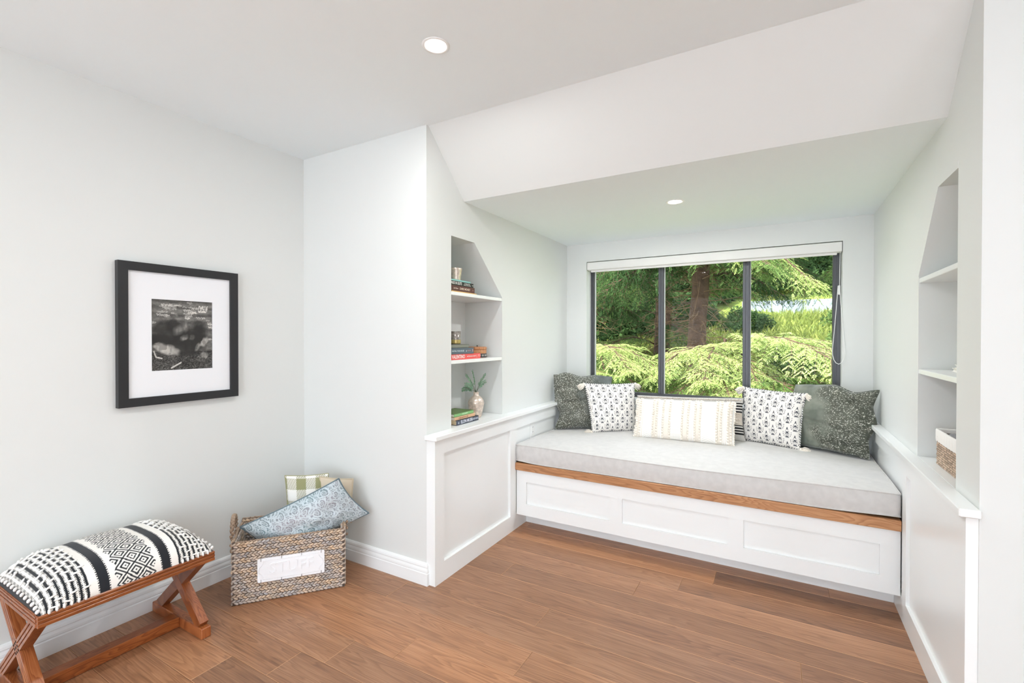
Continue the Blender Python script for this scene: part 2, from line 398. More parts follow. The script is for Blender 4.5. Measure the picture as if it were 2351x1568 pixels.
# ---- window: dark metal frame, three panes
win = empty('window_1', ((WX0 + WX1) / 2, YB + 0.14, WZ0), kind='structure')
tag(win, 'dark metal three pane window looking onto green conifers', 'window')
FY0, FY1 = YB + 0.105, YB + 0.165
def fr(n, *a): return fixn(mk(n, box(*a, 0.002), M['black_metal'], win))
fr('jamb', WX0, WX0 + 0.030, FY0, FY1, WZ0 + .018, WZ1); fr('jamb', WX1 - 0.045, WX1, FY0, FY1, WZ0 + .018, WZ1)
fr('window_head', WX0 + 0.030, WX1 - 0.045, FY0, FY1, WZ1 - 0.04, WZ1); fr('window_foot', WX0 + 0.030, WX1 - 0.045, FY0, FY1, WZ0 + .018, WZ0 + 0.055)
MU = [(-0.868, -0.824), (-0.247, -0.197)]
for a, b in MU:
    m = fr('mullion', a, b, FY0 + 0.002, FY1, WZ0 + .055, WZ1 - .04)
    mk('mullion_bead', box(a + 0.012, a + 0.020, FY0 - 0.006, FY0 + 0.004, WZ0 + .055, WZ1 - .04, 0.001), M['black_metal'], m)
    mk('mullion_bead', box(b - 0.014, b - 0.006, FY0 - 0.004, FY0 + 0.004, WZ0 + .055, WZ1 - .04, 0.001), M['black_metal'], m)
mk('jamb_bead', box(WX1 - .034, WX1 - .026, FY0 - 0.006, FY0 + 0.004, WZ0 + .055, WZ1 - .04, 0.001), M['black_metal'], win)
mk('jamb_bead', box(WX0 + .016, WX0 + .020, FY0 - 0.006, FY0 + 0.004, WZ0 + .055, WZ1 - .04, 0.001), M['black_metal'], win)
gx = [WX0 + 0.030, MU[0][0], MU[0][1], MU[1][0], MU[1][1], WX1 - 0.045]
M['gasket'] = plain('pale_gasket', (214, 216, 216), 0.4)
for i in range(3):
    mk('glass_pane', box(gx[2 * i], gx[2 * i + 1], YB + 0.148, YB + 0.152, WZ0 + .055, WZ1 - .04), M['glass'], win)
    mk('spacer', box(gx[2 * i], gx[2 * i] + 0.004, FY0 + 0.02, YB + 0.147, WZ0 + .055, WZ1 - .04), M['gasket'], win)
# unseen windows behind photographer (frames only show in reflections); side one added for light
for n, bx in (('window_2', [box(-2.3, -2.24, -3.58, -3.52, .25, 2.3), box(1.24, 1.3, -3.58, -3.52, .25, 2.3), box(-.53, -.47, -3.58, -3.52, .25, 2.3), box(-2.3, 1.3, -3.58, -3.52, .25, .31), box(-2.3, 1.3, -3.58, -3.52, 2.24, 2.3)]),
              ('window_3_added', [box(3.02, 3.08, -3.0, -2.94, .25, 2.25), box(3.02, 3.08, -1.26, -1.2, .25, 2.25), box(3.02, 3.08, -2.13, -2.07, .25, 2.25), box(3.02, 3.08, -3.0, -1.2, .25, .31), box(3.02, 3.08, -3.0, -1.2, 2.19, 2.25)])):
    struct(n, join(*bx), M['black_metal'])
# ---- roller blind
rb = empty('roller_blind', ((WX0 + WX1) / 2, YB + 0.02, 1.884), 'white roller blind cassette pulled up at the window head', 'blind')
mk('cassette', box(WX0 + 0.004, WX1 - 0.004, YB - 0.004, YB + 0.07, 1.893, WZ1 - 0.006, 0.004), M['blind'], rb)
mk('bottom_bar', box(WX0 + 0.030, WX1 - 0.030, YB + 0.022, YB + 0.036, 1.876, 1.894, 0.003), M['blind'], rb)
mk('cord_tensioner', join(box(0.336, 0.348, YB + 0.001, YB + 0.018, 1.605, 1.668, 0.003)), M['white_plastic'], rb)
cp = [(0.346, YB + .01, 1.893), (0.345, YB + .01, 1.78), (0.344, YB + .008, 1.66)]
mk('chain', tube(cp, 0.0022, 6), M['white_plastic'], rb, True)
s_ = np.linspace(0, 1, 40); lx = []
for t in s_:
    if t < .42: q = t / .42; lx.append((0.334 - 0.030 * q, YB - 0.004 - .02 * math.sin(q * 3.1), 1.664 - 0.44 * q))
    elif t < .6: q = (t - .42) / .18 * math.pi; lx.append((0.339 - 0.035 * math.cos(q), YB - 0.012, 1.224 - 0.085 * math.sin(q)))
    else: q = (t - .6) / .4; lx.append((0.374 - 0.028 * q ** 0.8, YB - 0.012 + .016 * q, 1.224 + 0.40 * q))
mk('cord_loop', tube(lx, 0.0020, 6), M['white_plastic'], rb, True)
# ---- shelves in the niches
def shelf(x0, x1, y0, y1, z, label): mk('niche_shelf', box(x0, x1, y0, y1, z - 0.020, z, 0.0015), M['trim'], label=label, cat='shelf', group='white shelves in the wall niches')
shelf(XA - NB + .001, XA - 0.002, 2.150, 2.713, 1.580, 'upper white shelf of the left wall niche, under the pewter cup')
shelf(XA - NB + .001, XA - 0.002, 2.150, 2.713, 1.183, 'lower white shelf of the left wall niche, holding a red book')
shelf(XR + 0.002, XR + NB - .001, 2.151, 2.667, 1.575, 'empty upper white shelf of the right wall niche')
shelf(XR + 0.002, XR + NB - .001, 2.151, 2.667, 1.178, 'lower white shelf of the right wall niche above the lidless basket')
# ---- recessed ceiling lights
def downlight(x, y, z, label, pw):
    e = empty('recessed_light', (x, y, z), label, 'ceiling light', 'recessed ceiling lights')
    prof = [(0.036, 0.004), (0.036, -0.001), (0.048, -0.004), (0.052, -0.002), (0.053, 0.0)]
    mk('trim_ring', lathe(prof, (x, y, z), 40), M['white_plastic'], e, True)
    mk('lens', lathe([(0.001, -0.0035), (0.030, -0.0035), (0.0375, -0.0015), (0.0375, 0.0)], (x, y, z), 40), M['lamp'], e, True)
    d = bpy.data.lights.new('downlight_beam', 'AREA'); d.shape = 'DISK'; d.size = 0.07; d.energy = pw; d.color = (0.97, 0.985, 1.0)
    o = bpy.data.objects.new('downlight_beam', d); COL.objects.link(o); o.location = (0, 0, -0.006); o.parent = e
downlight(-1.158, 1.430, ZC, 'bright round recessed light in the main ceiling', 7.5)
downlight(-0.544, 2.892, ZA, 'bright round recessed light in the alcove ceiling', 10.0)
downlight(-1.158, -0.70, ZC, 'added unseen recessed fill light in the main ceiling behind the photographer', 14.0)  # this and the two lamps below are unseen, added to brighten the room
downlight(0.95, 0.10, ZC, 'added unseen recessed fill light in the main ceiling beside the photographer', 5.0)
downlight(0.95, -1.10, ZC, 'added unseen recessed fill light in the far right of the main ceiling', 9.0)
# ---- socket in the wainscot
ou = empty('power_outlet', (XP - 0.019, 3.082, 0.575), 'white power outlet beside the dark velvet cushion on the left', 'outlet')
mk('cover_plate', box(XP - 0.019, XP - 0.014, 3.046, 3.118, 0.575, 0.690, 0.002), M['white_plastic'], ou)
mk('socket_face', box(XP - 0.014, XP - 0.0125, 3.066, 3.098, 0.60, 0.668, 0.0006), M['white_plastic'], ou)
M['slot'] = plain('dark_slot', (60, 60, 60), 0.6)
for z in (0.65, 0.615): mk('slot', join(box(XP - .0125, XP - .0122, 3.075, 3.077, z, z + .008), box(XP - .0125, XP - .0122, 3.087, 3.089, z, z + .008)), M['slot'], ou)
# ---- window seat
ws = empty('window_seat', ((XP + XPR) / 2, YD, 0), 'built-in white panelled window seat with an oak front edge', 'window seat')
mk('toe_kick', box(XP + .001, XPR - .001, YK, YK + 0.02, 0, 0.101), M['trim'], ws)
zs = [(0.101, 0.180), (0.330, 0.410)]; px_ = [(-1.496, -0.913), (-0.834, -0.247), (-0.168, 0.417)]
for a, b in zs: mk('rail', box(XP + .001, XPR - .001, YD, YD + 0.03, a, b), M['trim'], ws)
xs = [XP + .001] + [q for p in px_ for q in p] + [XPR - .001]
for i in range(0, 8, 2): mk('stile', box(xs[i], xs[i + 1], YD, YD + 0.03, 0.180, 0.330), M['trim'], ws)
for a, b in px_: mk('panel', box(a, b, YD + 0.012, YD + 0.026, 0.180, 0.330), M['trim'], ws)
mk('carcass', box(XP + .002, XPR - .002, YD + .031, YB - .001, 0.101, 0.40), M['trim'], ws)
mk('seat_board', box(XP + .001, XPR - .001, YW, YB - .002, 0.410, 0.460, 0.002), M['oak'], ws)
# ---- seat cushion: boxed linen mattress with piping
def seat_cushion():
    x0, x1, y0, y1, z0, z1 = XP + 0.004, XPR - 0.004, YW + 0.012, YB - 0.05, 0.462, 0.580
    nu, nv = 90, 46; e = empty('seat_cushion', ((x0 + x1) / 2, y0, z0), 'long pale linen seat cushion lying on the window seat', 'cushion')
    u = np.linspace(0, 1, nu)[:, None]; v = np.linspace(0, 1, nv)[None, :]
    puff = 0.012 * (1 - (2 * u - 1) ** 6) * (1 - (2 * v - 1) ** 6); wob = 0.004 * np.sin(7 * u + 2 * v) * np.sin(5 * v + 1.0)
    sag = -0.012 * np.exp(-((v) / 0.15) ** 2) * np.sin(np.pi * u) ** 2
    X = x0 + (x1 - x0) * u + 0 * v; Yf = y0 + 0.008 * np.sin(np.pi * u) ** 2 * (1 - v) + (y1 - y0) * v; Z = z1 + puff + wob * (1 - (2 * v - 1) ** 4) + sag
    top = np.stack([X, Yf + 0 * X, Z + 0 * X], -1).reshape(-1, 3)
    P = [(top, grid_faces(nu, nv))]
    T_ = top.reshape(nu, nv, 3); loopi = [(i, 0) for i in range(nu)] + [(nu - 1, j) for j in range(1, nv)] + [(i, nv - 1) for i in range(nu - 2, -1, -1)] + [(0, j) for j in range(nv - 2, 0, -1)]
    L = np.array([T_[i, j] for i, j in loopi]); cen = L.mean(0); rows = []
    for q in np.linspace(0, 1, 9):
        R = L.copy(); lift = 0.010 * np.exp(-((R[:, 0] - x0) / 0.10) ** 2) + 0.012 * np.exp(-((R[:, 0] - x1) / 0.2) ** 2)
        R[:, 2] = L[:, 2] * (1 - q) + (z0 + lift) * q
        out = 0.007 * math.sin(math.pi * q); n = np.sign(R - cen); R[:, 1] += np.where(np.abs(L[:, 1] - L[:, 1].min()) < .02, -out, 0); rows.append(R)
    S = np.array(rows); m = len(L); F = [[a * m + b, a * m + (b + 1) % m, (a + 1) * m + (b + 1) % m, (a + 1) * m + b] for a in range(8) for b in range(m)]
    P.append((S.reshape(-1, 3), [q[::-1] for q in F]))
    mk('cover', join(*P), M['bump_fabric'], e, True)
    mk('piping', tube(L + np.array([0, -0.001, 0.001]), 0.0036, 6, True), M['bump_fabric'], e, True)
    mk('piping', tube(rows[-1] + np.array([0, -0.001, 0.002]), 0.0034, 6, True), M['bump_fabric'], e, True)
seat_cushion()
# ---------------------------------------------------------------- framed photograph on the left wall
def picture():
    y0, y1, z0, z1 = 0.957, 1.499, 0.991, 1.666; x0 = XL + 0.001; fw = 0.040; d = 0.030
    e = empty('framed_photograph', (x0, (y0 + y1) / 2, z0), 'black framed black and white photograph with wide white mat on left wall', 'picture')
    def side(a, b, c, dd): 
        return np.array([(x0, a[0], a[1]), (x0, b[0], b[1]), (x0, c[0], c[1]), (x0, dd[0], dd[1]), (x0 + d, a[0], a[1]), (x0 + d, b[0], b[1]), (x0 + d - .002, c[0], c[1]), (x0 + d - .002, dd[0], dd[1])]), [[0, 1, 2, 3], [7, 6, 5, 4], [0, 4, 5, 1], [1, 5, 6, 2], [2, 6, 7, 3], [3, 7, 4, 0]]
    O = [(y0, z0), (y1, z0), (y1, z1), (y0, z1)]; I = [(y0 + fw, z0 + fw), (y1 - fw, z0 + fw), (y1 - fw, z1 - fw), (y0 + fw, z1 - fw)]
    for i in range(4):
        j = (i + 1) % 4; fixn(mk('frame_side', side(O[i], O[j], I[j], I[i]), M['black_frame'], e))
    py0, py1, pz0, pz1 = 1.0935, 1.372, 1.1525, 1.4995
    xm = x0 + 0.016
    fixn(mk('mat_board', join(box(x0 + .002, xm, y0 + fw - .004, py0, z0 + fw - .004, z1 - fw + .004), box(x0 + .002, xm, py1, y1 - fw + .004, z0 + fw - .004, z1 - fw + .004), box(x0 + .002, xm, py0, py1, z0 + fw - .004, pz0), box(x0 + .002, xm, py0, py1, pz1, z1 - fw + .004)), M['mat_board'], e))
    nu, nv = 150, 186; u, v = np.meshgrid(np.linspace(0, 1, nu), np.linspace(0, 1, nv), indexing='ij')   # u right, v up
    rg = np.random.default_rng(3)
    def vn(sx, sy, seed):
        r = np.random.default_rng(seed); g = r.random((sx + 2, sy + 2)); x = u * sx; y = v * sy; i = x.astype(int); j = y.astype(int); a = x - i; b = y - j
        a = a * a * (3 - 2 * a); b = b * b * (3 - 2 * b); return g[i, j] * (1 - a) * (1 - b) + g[i + 1, j] * a * (1 - b) + g[i, j + 1] * (1 - a) * b + g[i + 1, j + 1] * a * b
    def el(cx, cy, rx, ry, ang=0, soft=0.25):
        c, s = math.cos(ang), math.sin(ang); a = ((u - cx) * c + (v - cy) * s) / rx; b = (-(u - cx) * s + (v - cy) * c) / ry
        return np.clip((1 - np.sqrt(a * a + b * b)) / soft + 0.5, 0, 1)
    g = 0.42 + 0.10 * (vn(5, 30, 1) - .5) + 0.10 * (vn(20, 60, 2) - .5) + 0.06 * (vn(70, 90, 3) - .5)
    g += 0.05 * np.cos(v * 60) * (v > .5)
    g = np.where(v < .27, 0.30 + 0.22 * (vn(60, 80, 4) - .5) + 0.1 * (vn(12, 20, 5) - .5), g)
    scr = np.zeros_like(g)                                     # pale scribbles on the boards
    def stroke(pts, val, rad=.0045):
        for x, y in pts:
            i0, i1 = int((x - rad) * nu), int((x + rad) * nu) + 1; j0, j1 = int((y - rad) * nv), int((y + rad) * nv) + 1
            if i0 >= 0 and j0 >= 0 and i1 <= nu and j1 <= nv: scr[i0:i1, j0:j1] = np.maximum(scr[i0:i1, j0:j1], val)
    for k in range(34):
        cx = rg.uniform(.03, .75); cy = rg.uniform(.72, .985)
        if k > 25: cx = rg.choice([rg.uniform(.0, .06), rg.uniform(.88, .94)]); cy = rg.uniform(.42, .72)
        n = int(rg.integers(4, 10)); r0 = rg.uniform(.006, .014); w = n * rg.uniform(.014, .022) if k <= 25 else .06; t = np.linspace(0, 1, 90); ph = rg.uniform(0, 6, 3)
        xs = cx + w * t + r0 * .6 * np.cos(t * n * 6.3 + ph[0]); ys = cy + r0 * np.sin(t * n * 6.3) * (.5 + .5 * np.sin(t * 9 + ph[1])) + .006 * np.sin(t * 21 + ph[2]); stroke(list(zip(xs, ys)), rg.uniform(.3, .9), .0030)
    for k in range(3): t = np.linspace(0, 6.28, 120); stroke(list(zip(.80 + .035 * k + .04 * np.cos(t * (1 + k % 2)), .885 + .045 * np.sin(t * 2 + k))), .95, .0036)
    g += 0.40 * scr * (.55 + .45 * (vn(60, 70, 8) > .35))
    fold = .82 + .30 * vn(40, 14, 31) * (vn(14, 30, 32) > .3)
    uo, vo = u, v; wu = .05 * (vn(9, 11, 21) - .5) + .02 * (vn(26, 30, 22) - .5); wv = .05 * (vn(9, 11, 23) - .5) + .02 * (vn(26, 30, 24) - .5); u = uo + wu; v = vo + wv
    dark = [(0.22, .50, .22, .20, .3, .3), (.33, .64, .10, .09, 0, .5), (.48, .50, .16, .16, 0, .6), (.45, .36, .17, .18, 0, .5), (.78, .53, .13, .18, .1, .5), (.75, .40, .14, .16, 0, .4), (.76, .60, .07, .06, 0, .6), (.62, .40, .12, .2, 0, .6), (.16, .40, .17, .13, 0, .35)]
    for a in dark: m = el(*a); g = g * (1 - .78 * m) + .20 * .78 * m
    lt = [(.42, .57, .07, .06, .5, .9, .55), (.53, .62, .05, .07, 0, .9, .55), (.50, .46, .06, .03, .4, .9, .6), (.65, .47, .05, .03, 0, .9, .4), (.24, .30, .19, .075, -.30, .45, .74), (.12, .33, .09, .06, -.2, .5, .70), (.87, .40, .045, .085, -.5, .5, .72), (.80, .34, .08, .022, .5, .6, .68), (.76, .32, .06, .045, .9, .4, .5), (.86, .205, .045, .035, 0, .5, .62), (.40, .80, .03, .025, 0, .6, .55)]
    for a in lt: m = el(*a[:6]); g = g * (1 - .85 * m) + a[6] * .85 * m * fold
    u, v = uo, vo
    for (xa, ya, xb, yb, w) in ((.04, .27, .07, .19, .009), (.07, .19, .16, .17, .009), (.31, .03, .46, .10, .011)):
        t = np.clip(((u - xa) * (xb - xa) + (v - ya) * (yb - ya)) / ((xb - xa) ** 2 + (yb - ya) ** 2), 0, 1); dd = np.hypot(u - xa - t * (xb - xa), v - ya - t * (yb - ya)); g = np.where(dd < w, .78, g)
    g += 0.25 * (vn(140, 180, 9) > .86) * (v < .2)
    g = np.clip(g, .1, .9); colr = lin(np.stack([g * 1.0, g * .985, g * .95], -1).reshape(-1, 3))
    P = np.stack([np.full_like(u, xm - .006), py0 + (py1 - py0) * u, pz0 + (pz1 - pz0) * v], -1).reshape(-1, 3)
    mk('photo_print', (P, grid_faces(nu, nv)), M['vc_print'], e, col=colr)
    fixn(mk('backing', box(x0, x0 + .002, y0 + .01, y1 - .01, z0 + .01, z1 - .01), M['mat_board'], e))
picture()

# ---------------------------------------------------------------- teak bench with woven cushion
def bench():
    x0, x1, y0, y1 = -2.612, -2.150, 0.566, 1.132; za, zb = 0.338, 0.378
    e = empty('ottoman_bench', ((x0 + x1) / 2, (y0 + y1) / 2, 0), 'small teak cross-leg bench with a black and white woven cushion top', 'bench')
    tk, tl = M['teak'], M['teak_leg']
    def apron(p, q, name, n):
        """grooved rail: core plus three proud strips"""
        p = np.array(p, float); q = np.array(q, float); n = np.array(n, float); d = (q - p) / np.linalg.norm(q - p)
        P = [beam(p - n * .011, q - n * .011, (0, 0, 1), zb - za, 0.020, .001)]
        for zc, h in ((-.0130, .0120), (.0020, .0090), (.0150, .0070)):
            P.append(beam(p + np.array([0, 0, zc]), q + np.array([0, 0, zc]), (0, 0, 1), h, 0.005, .0012))
        fixn(mk(name, join(*P), tk if abs(d[1]) > .5 else tl, e))
    zc = (za + zb) / 2
    apron((x1, y0, zc), (x1, y1, zc), 'apron', (1, 0, 0)); apron((x0, y0, zc), (x0, y1, zc), 'apron', (-1, 0, 0))
    apron((x0 + .012, y0, zc), (x1 - .012, y0, zc), 'apron', (0, -1, 0)); apron((x0 + .012, y1, zc), (x1 - .012, y1, zc), 'apron', (0, 1, 0))
    mk('seat_board', box(x0 + .01, x1 - .01, y0 + .01, y1 - .01, za + .012, zb - .002), tk, e)
    for ya, yb, sg in ((y0 + .004, y0 + .044, -1), (y1 - .044, y1 - .004, 1)):
        yc = (ya + yb) / 2
        mk('foot_beam', box(x0 + .0, x1 - .022, ya, yb, 0.0, 0.046, .003), tl, e)
        A0, A1 = np.array((x1 - .055, yc, .046)), np.array((x0 + .060, yc, za + .004)); B0, B1 = np.array((x0 + .050, yc, .046)), np.array((x1 - .06, yc, za + .004))
        def leg(a, b, nm, wd=.034):
            P = [beam(a, b, (0, 1, 0), wd, .046, .001)]; d = (b - a) / np.linalg.norm(b - a); t = np.cross((0, 1.0, 0), d)
            for o in (-.0165, 0, .0165):
                P.append(beam(a + t * o + np.array([0, .0165 * sg, 0]), b + t * o + np.array([0, .0165 * sg, 0]), (0, 1, 0), .006, .012, .001))
            fixn(mk(nm, join(*P), tl, e))
        leg(A0, A1, 'leg'); leg(B0, B1, 'leg', .0325)
    mk('stretcher', box(-2.412, -2.358, y0 + .044, y1 - .044, .002, .048, .002), tk, e)
    # cushion
    nu, nv = 420, 230; cx0, cx1, cy0, cy1 = x0 + .004, x1 - .004, y0 + .004, y1 - .004; H = 0.114
    def surfv(u, v):
        d = np.clip(1 - np.abs(u) ** 5, 0, 1) ** .5 * np.clip(1 - np.abs(v) ** 3.2, 0, 1) ** .52
        return np.stack([(cx0 + cx1) / 2 + (cx1 - cx0) / 2 * v * (1 + .012 * d), (cy0 + cy1) / 2 + (cy1 - cy0) / 2 * u + 0 * d, zb - .001 + H * d * (1 - .10 * u ** 2) + .003 * np.sin(9 * u + 2) * d], -1)
    vv = np.linspace(-1, 1, 1500); pr = surfv(np.zeros(1500), vv); arc = np.concatenate([[0], np.cumsum(np.linalg.norm(np.diff(pr, axis=0), axis=1))]); arc -= arc[750]
    av = np.linspace(arc[0], arc[-1], nv); vs = np.interp(av, arc, vv)          # even spacing over the dome
    u, v = np.meshgrid(np.linspace(-1, 1, nu), vs, indexing='ij'); A = np.meshgrid(np.linspace(-1, 1, nu), av, indexing='ij')[1]
    S_ = u * (cy1 - cy0) / 2                                                     # metres along the bench
    c = np.ones(u.shape + (3,)) * lin((236, 232, 225)); blk = lin((34, 36, 40))
    zig = .0022 * np.sign(np.sin(A * 2 * np.pi / .009))
    teeth = .006 * np.abs(((A / .058) % 1) - .5) * 4 - .006
    mid = np.abs(S_) < .062 + teeth
    q = .0026; qa = np.round(S_ / q) * q; qb = np.round(A / q) * q; cell = .062
    dm = np.abs(((qa / cell) % 1) - .5) * 2 + np.abs(((qb / cell) % 1) - .5) * 2
    c[mid & ((np.floor(dm * 4.0 + .5) % 2) == 0)] = blk
    for a in (-.1, .1): c[np.abs(S_ - a + zig) < .0165] = blk
    for sg in (-1, 1):
        k = (sg * S_ - .142) / .0185; st = ((k + .10 * np.sign(np.sin(A * 2 * np.pi / .007))) % 1) < .55; c[(sg * S_ > .142) & st] = blk
    P = surfv(u, v).reshape(-1, 3)
    cu = mk('cushion', (P, grid_faces(nu, nv, True)), M['vc_fabric'], e, True, col=c.reshape(-1, 3), label='black and white woven cushion')
    # raised white yarn loops over both end sections
    L = []; rr = np.random.default_rng(2)
    def surf(uu, a): return surfv(np.array(uu), np.interp(a, arc, vv))
    hw = (cy1 - cy0) / 2; amax = arc[-1]
    for sg in (-1, 1):
        for j in range(24):
            a = -amax + .02 + (2 * amax - .04) * j / 23
            for i in range(4):
                sy = .150 + .0185 * (2 * i + (j % 2)) + rr.uniform(-.003, .003); uu = sg * sy / hw
                if abs(uu) > .975: continue
                if rr.random() < (.30 if a > .1 else .08): continue
                p = surf(uu, a); e1 = surf(uu + .01, a) - surf(uu - .01, a); e2 = surf(uu, a + .004) - surf(uu, a - .004); e1 /= np.linalg.norm(e1); e2 /= np.linalg.norm(e2); n = np.cross(e2, e1); n /= np.linalg.norm(n)
                if n[2] < 0: n = -n
                tw = rr.uniform(-.3, .3); d1 = e1 * math.cos(tw) + e2 * math.sin(tw); b = np.cross(n, d1); L.append(blob(p + n * .002, [d1 * rr.uniform(.011, .016), b * .0036, n * .0042], 6, 5))
                if rr.random() < .3: L.append(blob(p + n * .004 + d1 * .012, [d1 * .0055, b * .0055, n * .0055], 6, 4))
        for k in range(15):      # loose loops dangling over the rim of the frame
            a = -amax * .85 + 1.7 * amax * k / 14; p = surf(sg * .985, a) + np.array([0, sg * .004, .004]); L.append(blob(p, [(.004, 0, 0), (0, .006, -.004), (0, .004, .007)], 6, 4))
        for k in range(6):
            p = surf(sg * (.56 + .07 * k), amax * .985) + np.array([.004, 0, .002]); L.append(blob(p, [(0, .0042, 0), (.006, 0, -.006), (.004, 0, .008)], 6, 4))
    mk('yarn_loops', join(*L), M['white_yarn'], cu, True, kind='stuff')
bench()

# ---------------------------------------------------------------- woven basket
def braid_leaves(p0, du, dv, n, w, h, rows, rr, out, pitch=0.0185):
    """plaited strands: pairs of leaf-shaped strands forming chevrons; du,dv unit vectors along and up, n outward"""
    rh = h / rows; k = int(w / pitch); P = []; cols = []
    for r in range(rows):
        for c in range(k + 1):
            for half in (0, 1):
                cu_ = (c + .5 * half) * pitch + rr.uniform(-.0012, .0012); cv = (r + .27 + .46 * half) * rh
                if cu_ < .004 or cu_ > w - .004: continue
                ang = (0.45 if half else -0.45) + rr.uniform(-.10, .10); a = du * math.cos(ang) + dv * math.sin(ang); b = -du * math.sin(ang) + dv * math.cos(ang)
                q = p0 + du * cu_ + dv * cv + n * (out + rr.uniform(-.0008, .0008))
                P.append(blob(q, [a * (pitch * .72), b * (rh * .25), n * .0055], 6, 4)); t = rr.random() * .5 + .5 * (.5 + .5 * math.sin(cu_ * 31 + r * 1.9 + 2 * math.sin(r * .8))); base = np.array((212, 184, 154)) * (1 - t) + np.array((172, 168, 168)) * t
                cols.append(np.repeat(lin(base * rr.uniform(.88, 1.08))[None], len(P[-1][0]), 0))
    return P, cols
M['vc_straw'] = vcol('seagrass', 0.7, bump=(500, .3, .001))
M['straw_dark'] = plain('seagrass_core', (104, 92, 84), 0.9)
M['straw'] = plain('seagrass_plait', (164, 142, 122), 0.75, var=.25, vscale=90)
M['enamel'] = plain('white_enamel', (243, 244, 246), 0.22)
M['wire'] = plain('tin_wire', (120, 118, 116), 0.4, 0.8)
BD = np.array((.635, .7727, 0)); BN = np.array((.7727, -.635, 0)); BP0 = np.array((-2.321, 1.301, 0.0)); BL, BDEP, BH = 0.520, 0.285, 0.305
def storage_basket():
    rr = np.random.default_rng(4); zz = np.array((0, 0, 1.0))
    e = empty('woven_basket', tuple(BP0 + BD * BL / 2 - BN * BDEP / 2), 'grey-brown woven seagrass basket with white plaque in the room corner', 'basket')
    def wall(p, q, h, n, nm, th=.010):
        d = (q - p); L = np.linalg.norm(d); d /= L
        core = beam(p + d * L / 2 * 0 + zz * h / 2 - n * th * .9, q + zz * h / 2 - n * th * .9, (0, 0, 1), h - .004, th)
        fixn(mk('wall_core', core, M['straw_dark'], e))
        P1, c1 = braid_leaves(p + zz * .002, d, zz, n, L, h - .002, 12 if h < .32 else 13, rr, 0.0)
        P2, c2 = braid_leaves(p + zz * (h * .45), d, zz, -n, L, h * .55, 6, rr, th * 1.5)
        o = mk('plaited_wall', join(*(P1 + P2)), M['vc_straw'], e, True, col=np.concatenate(c1 + c2), kind='stuff')
        t = np.linspace(0, 1, int(L / .005)); rimp = []
        R = [blob(p + d * L * s + zz * (h + .001) - n * (.005 + .003 * math.sin(s * 170)), [d * .009 + n * .004, n * .005, zz * .005], 6, 4) for s in np.arange(0.01, .995, .011 / L)]
        mk('rim', join(*R), M['straw'], e, True)
    A = BP0; B_ = BP0 + BD * BL; Cc = B_ - BN * BDEP; D = A - BN * BDEP
    wall(A, B_, BH, BN, 'front'); wall(B_, Cc, BH + .008, BD, 'right'); wall(Cc, D, BH + .022, -BN, 'back'); wall(D, A, BH + .008, -BD, 'left')
    mk('base', (np.array([A, B_, Cc, D, A + zz * .012, B_ + zz * .012, Cc + zz * .012, D + zz * .012]) + np.array([0, 0, .001]), [[3, 2, 1, 0], [4, 5, 6, 7], [0, 1, 5, 4], [1, 2, 6, 5], [2, 3, 7, 6], [3, 0, 4, 7]]), M['straw_dark'], e)
    # plaited handles on the two short ends
    for mid, d, off in ((A - BN * BDEP * .42, -BN, -BD), (B_ - BN * BDEP * .5, -BN, BD)):
        hp = []
        for s in np.linspace(0, 1, 60):
            a = math.pi * s; hp.append(mid + d * (-.058 * math.cos(a)) + zz * (BH - .06 + .155 * min(1, (math.sin(a)) ** .55)) + off * .010)
        hp = np.array(hp); P = []
        for k in range(len(hp) - 1):
            t = hp[k + 1] - hp[k]; L_ = np.linalg.norm(t); t /= L_; s2 = off if k % 2 else np.cross(t, off); s1 = np.cross(t, off)
            P.append(blob(hp[k] + (s1 * .005 if k % 2 else -s1 * .005) + off * (.003 if k % 4 < 2 else -.003), [t * .010 + s1 * (.004 if k % 2 else -.004), s1 * .0062, off * .0075], 6, 4))
        mk('handle', join(*P), M['straw'], e, True)
    # plaque
    def on(u, z, o=0.0): return BP0 + BD * u + zz * z + BN * (.0065 + o)
    pw0, pw1, pz0, pz1 = 0.112, 0.421, 0.097, 0.2155
    def rrect(x0, x1, y0, y1, r, n=5):
        pts = []
        for cx, cy, a0 in ((x1 - r, y1 - r, 0), (x0 + r, y1 - r, 90), (x0 + r, y0 + r, 180), (x1 - r, y0 + r, 270)):
            for k in range(n + 1): a = math.radians(a0 + 90 * k / n); pts.append((cx + r * math.cos(a), cy + r * math.sin(a)))
        return pts
    rp = rrect(pw0, pw1, pz0, pz1, .008); n = len(rp)
    V = [on(a, b, 0) for a, b in rp] + [on(a, b, .003) for a, b in rp]; F = [list(range(n))[::-1], list(range(n, 2 * n))] + [[i, (i + 1) % n, n + (i + 1) % n, n + i] for i in range(n)]
    pl = fixn(mk('name_plaque', (V, F), M['enamel'], e, label='white enamel plaque embossed with the word STUFF'))
    cxp, czp = (pw0 + pw1) / 2, (pz0 + pz1) / 2; w2, h2 = (pw1 - pw0) / 2, (pz1 - pz0) / 2
    bor = []
    for t in np.linspace(0, 2 * np.pi, 120, endpoint=False):      # ticket-shaped embossed border
        pass
    def arc(cx, cy, r, a0, a1, n=10): return [(cx + r * math.cos(math.radians(a0 + (a1 - a0) * k / n)), cy + r * math.sin(math.radians(a0 + (a1 - a0) * k / n))) for k in range(n + 1)]
    wi, hi = w2 - .026, h2 - .012
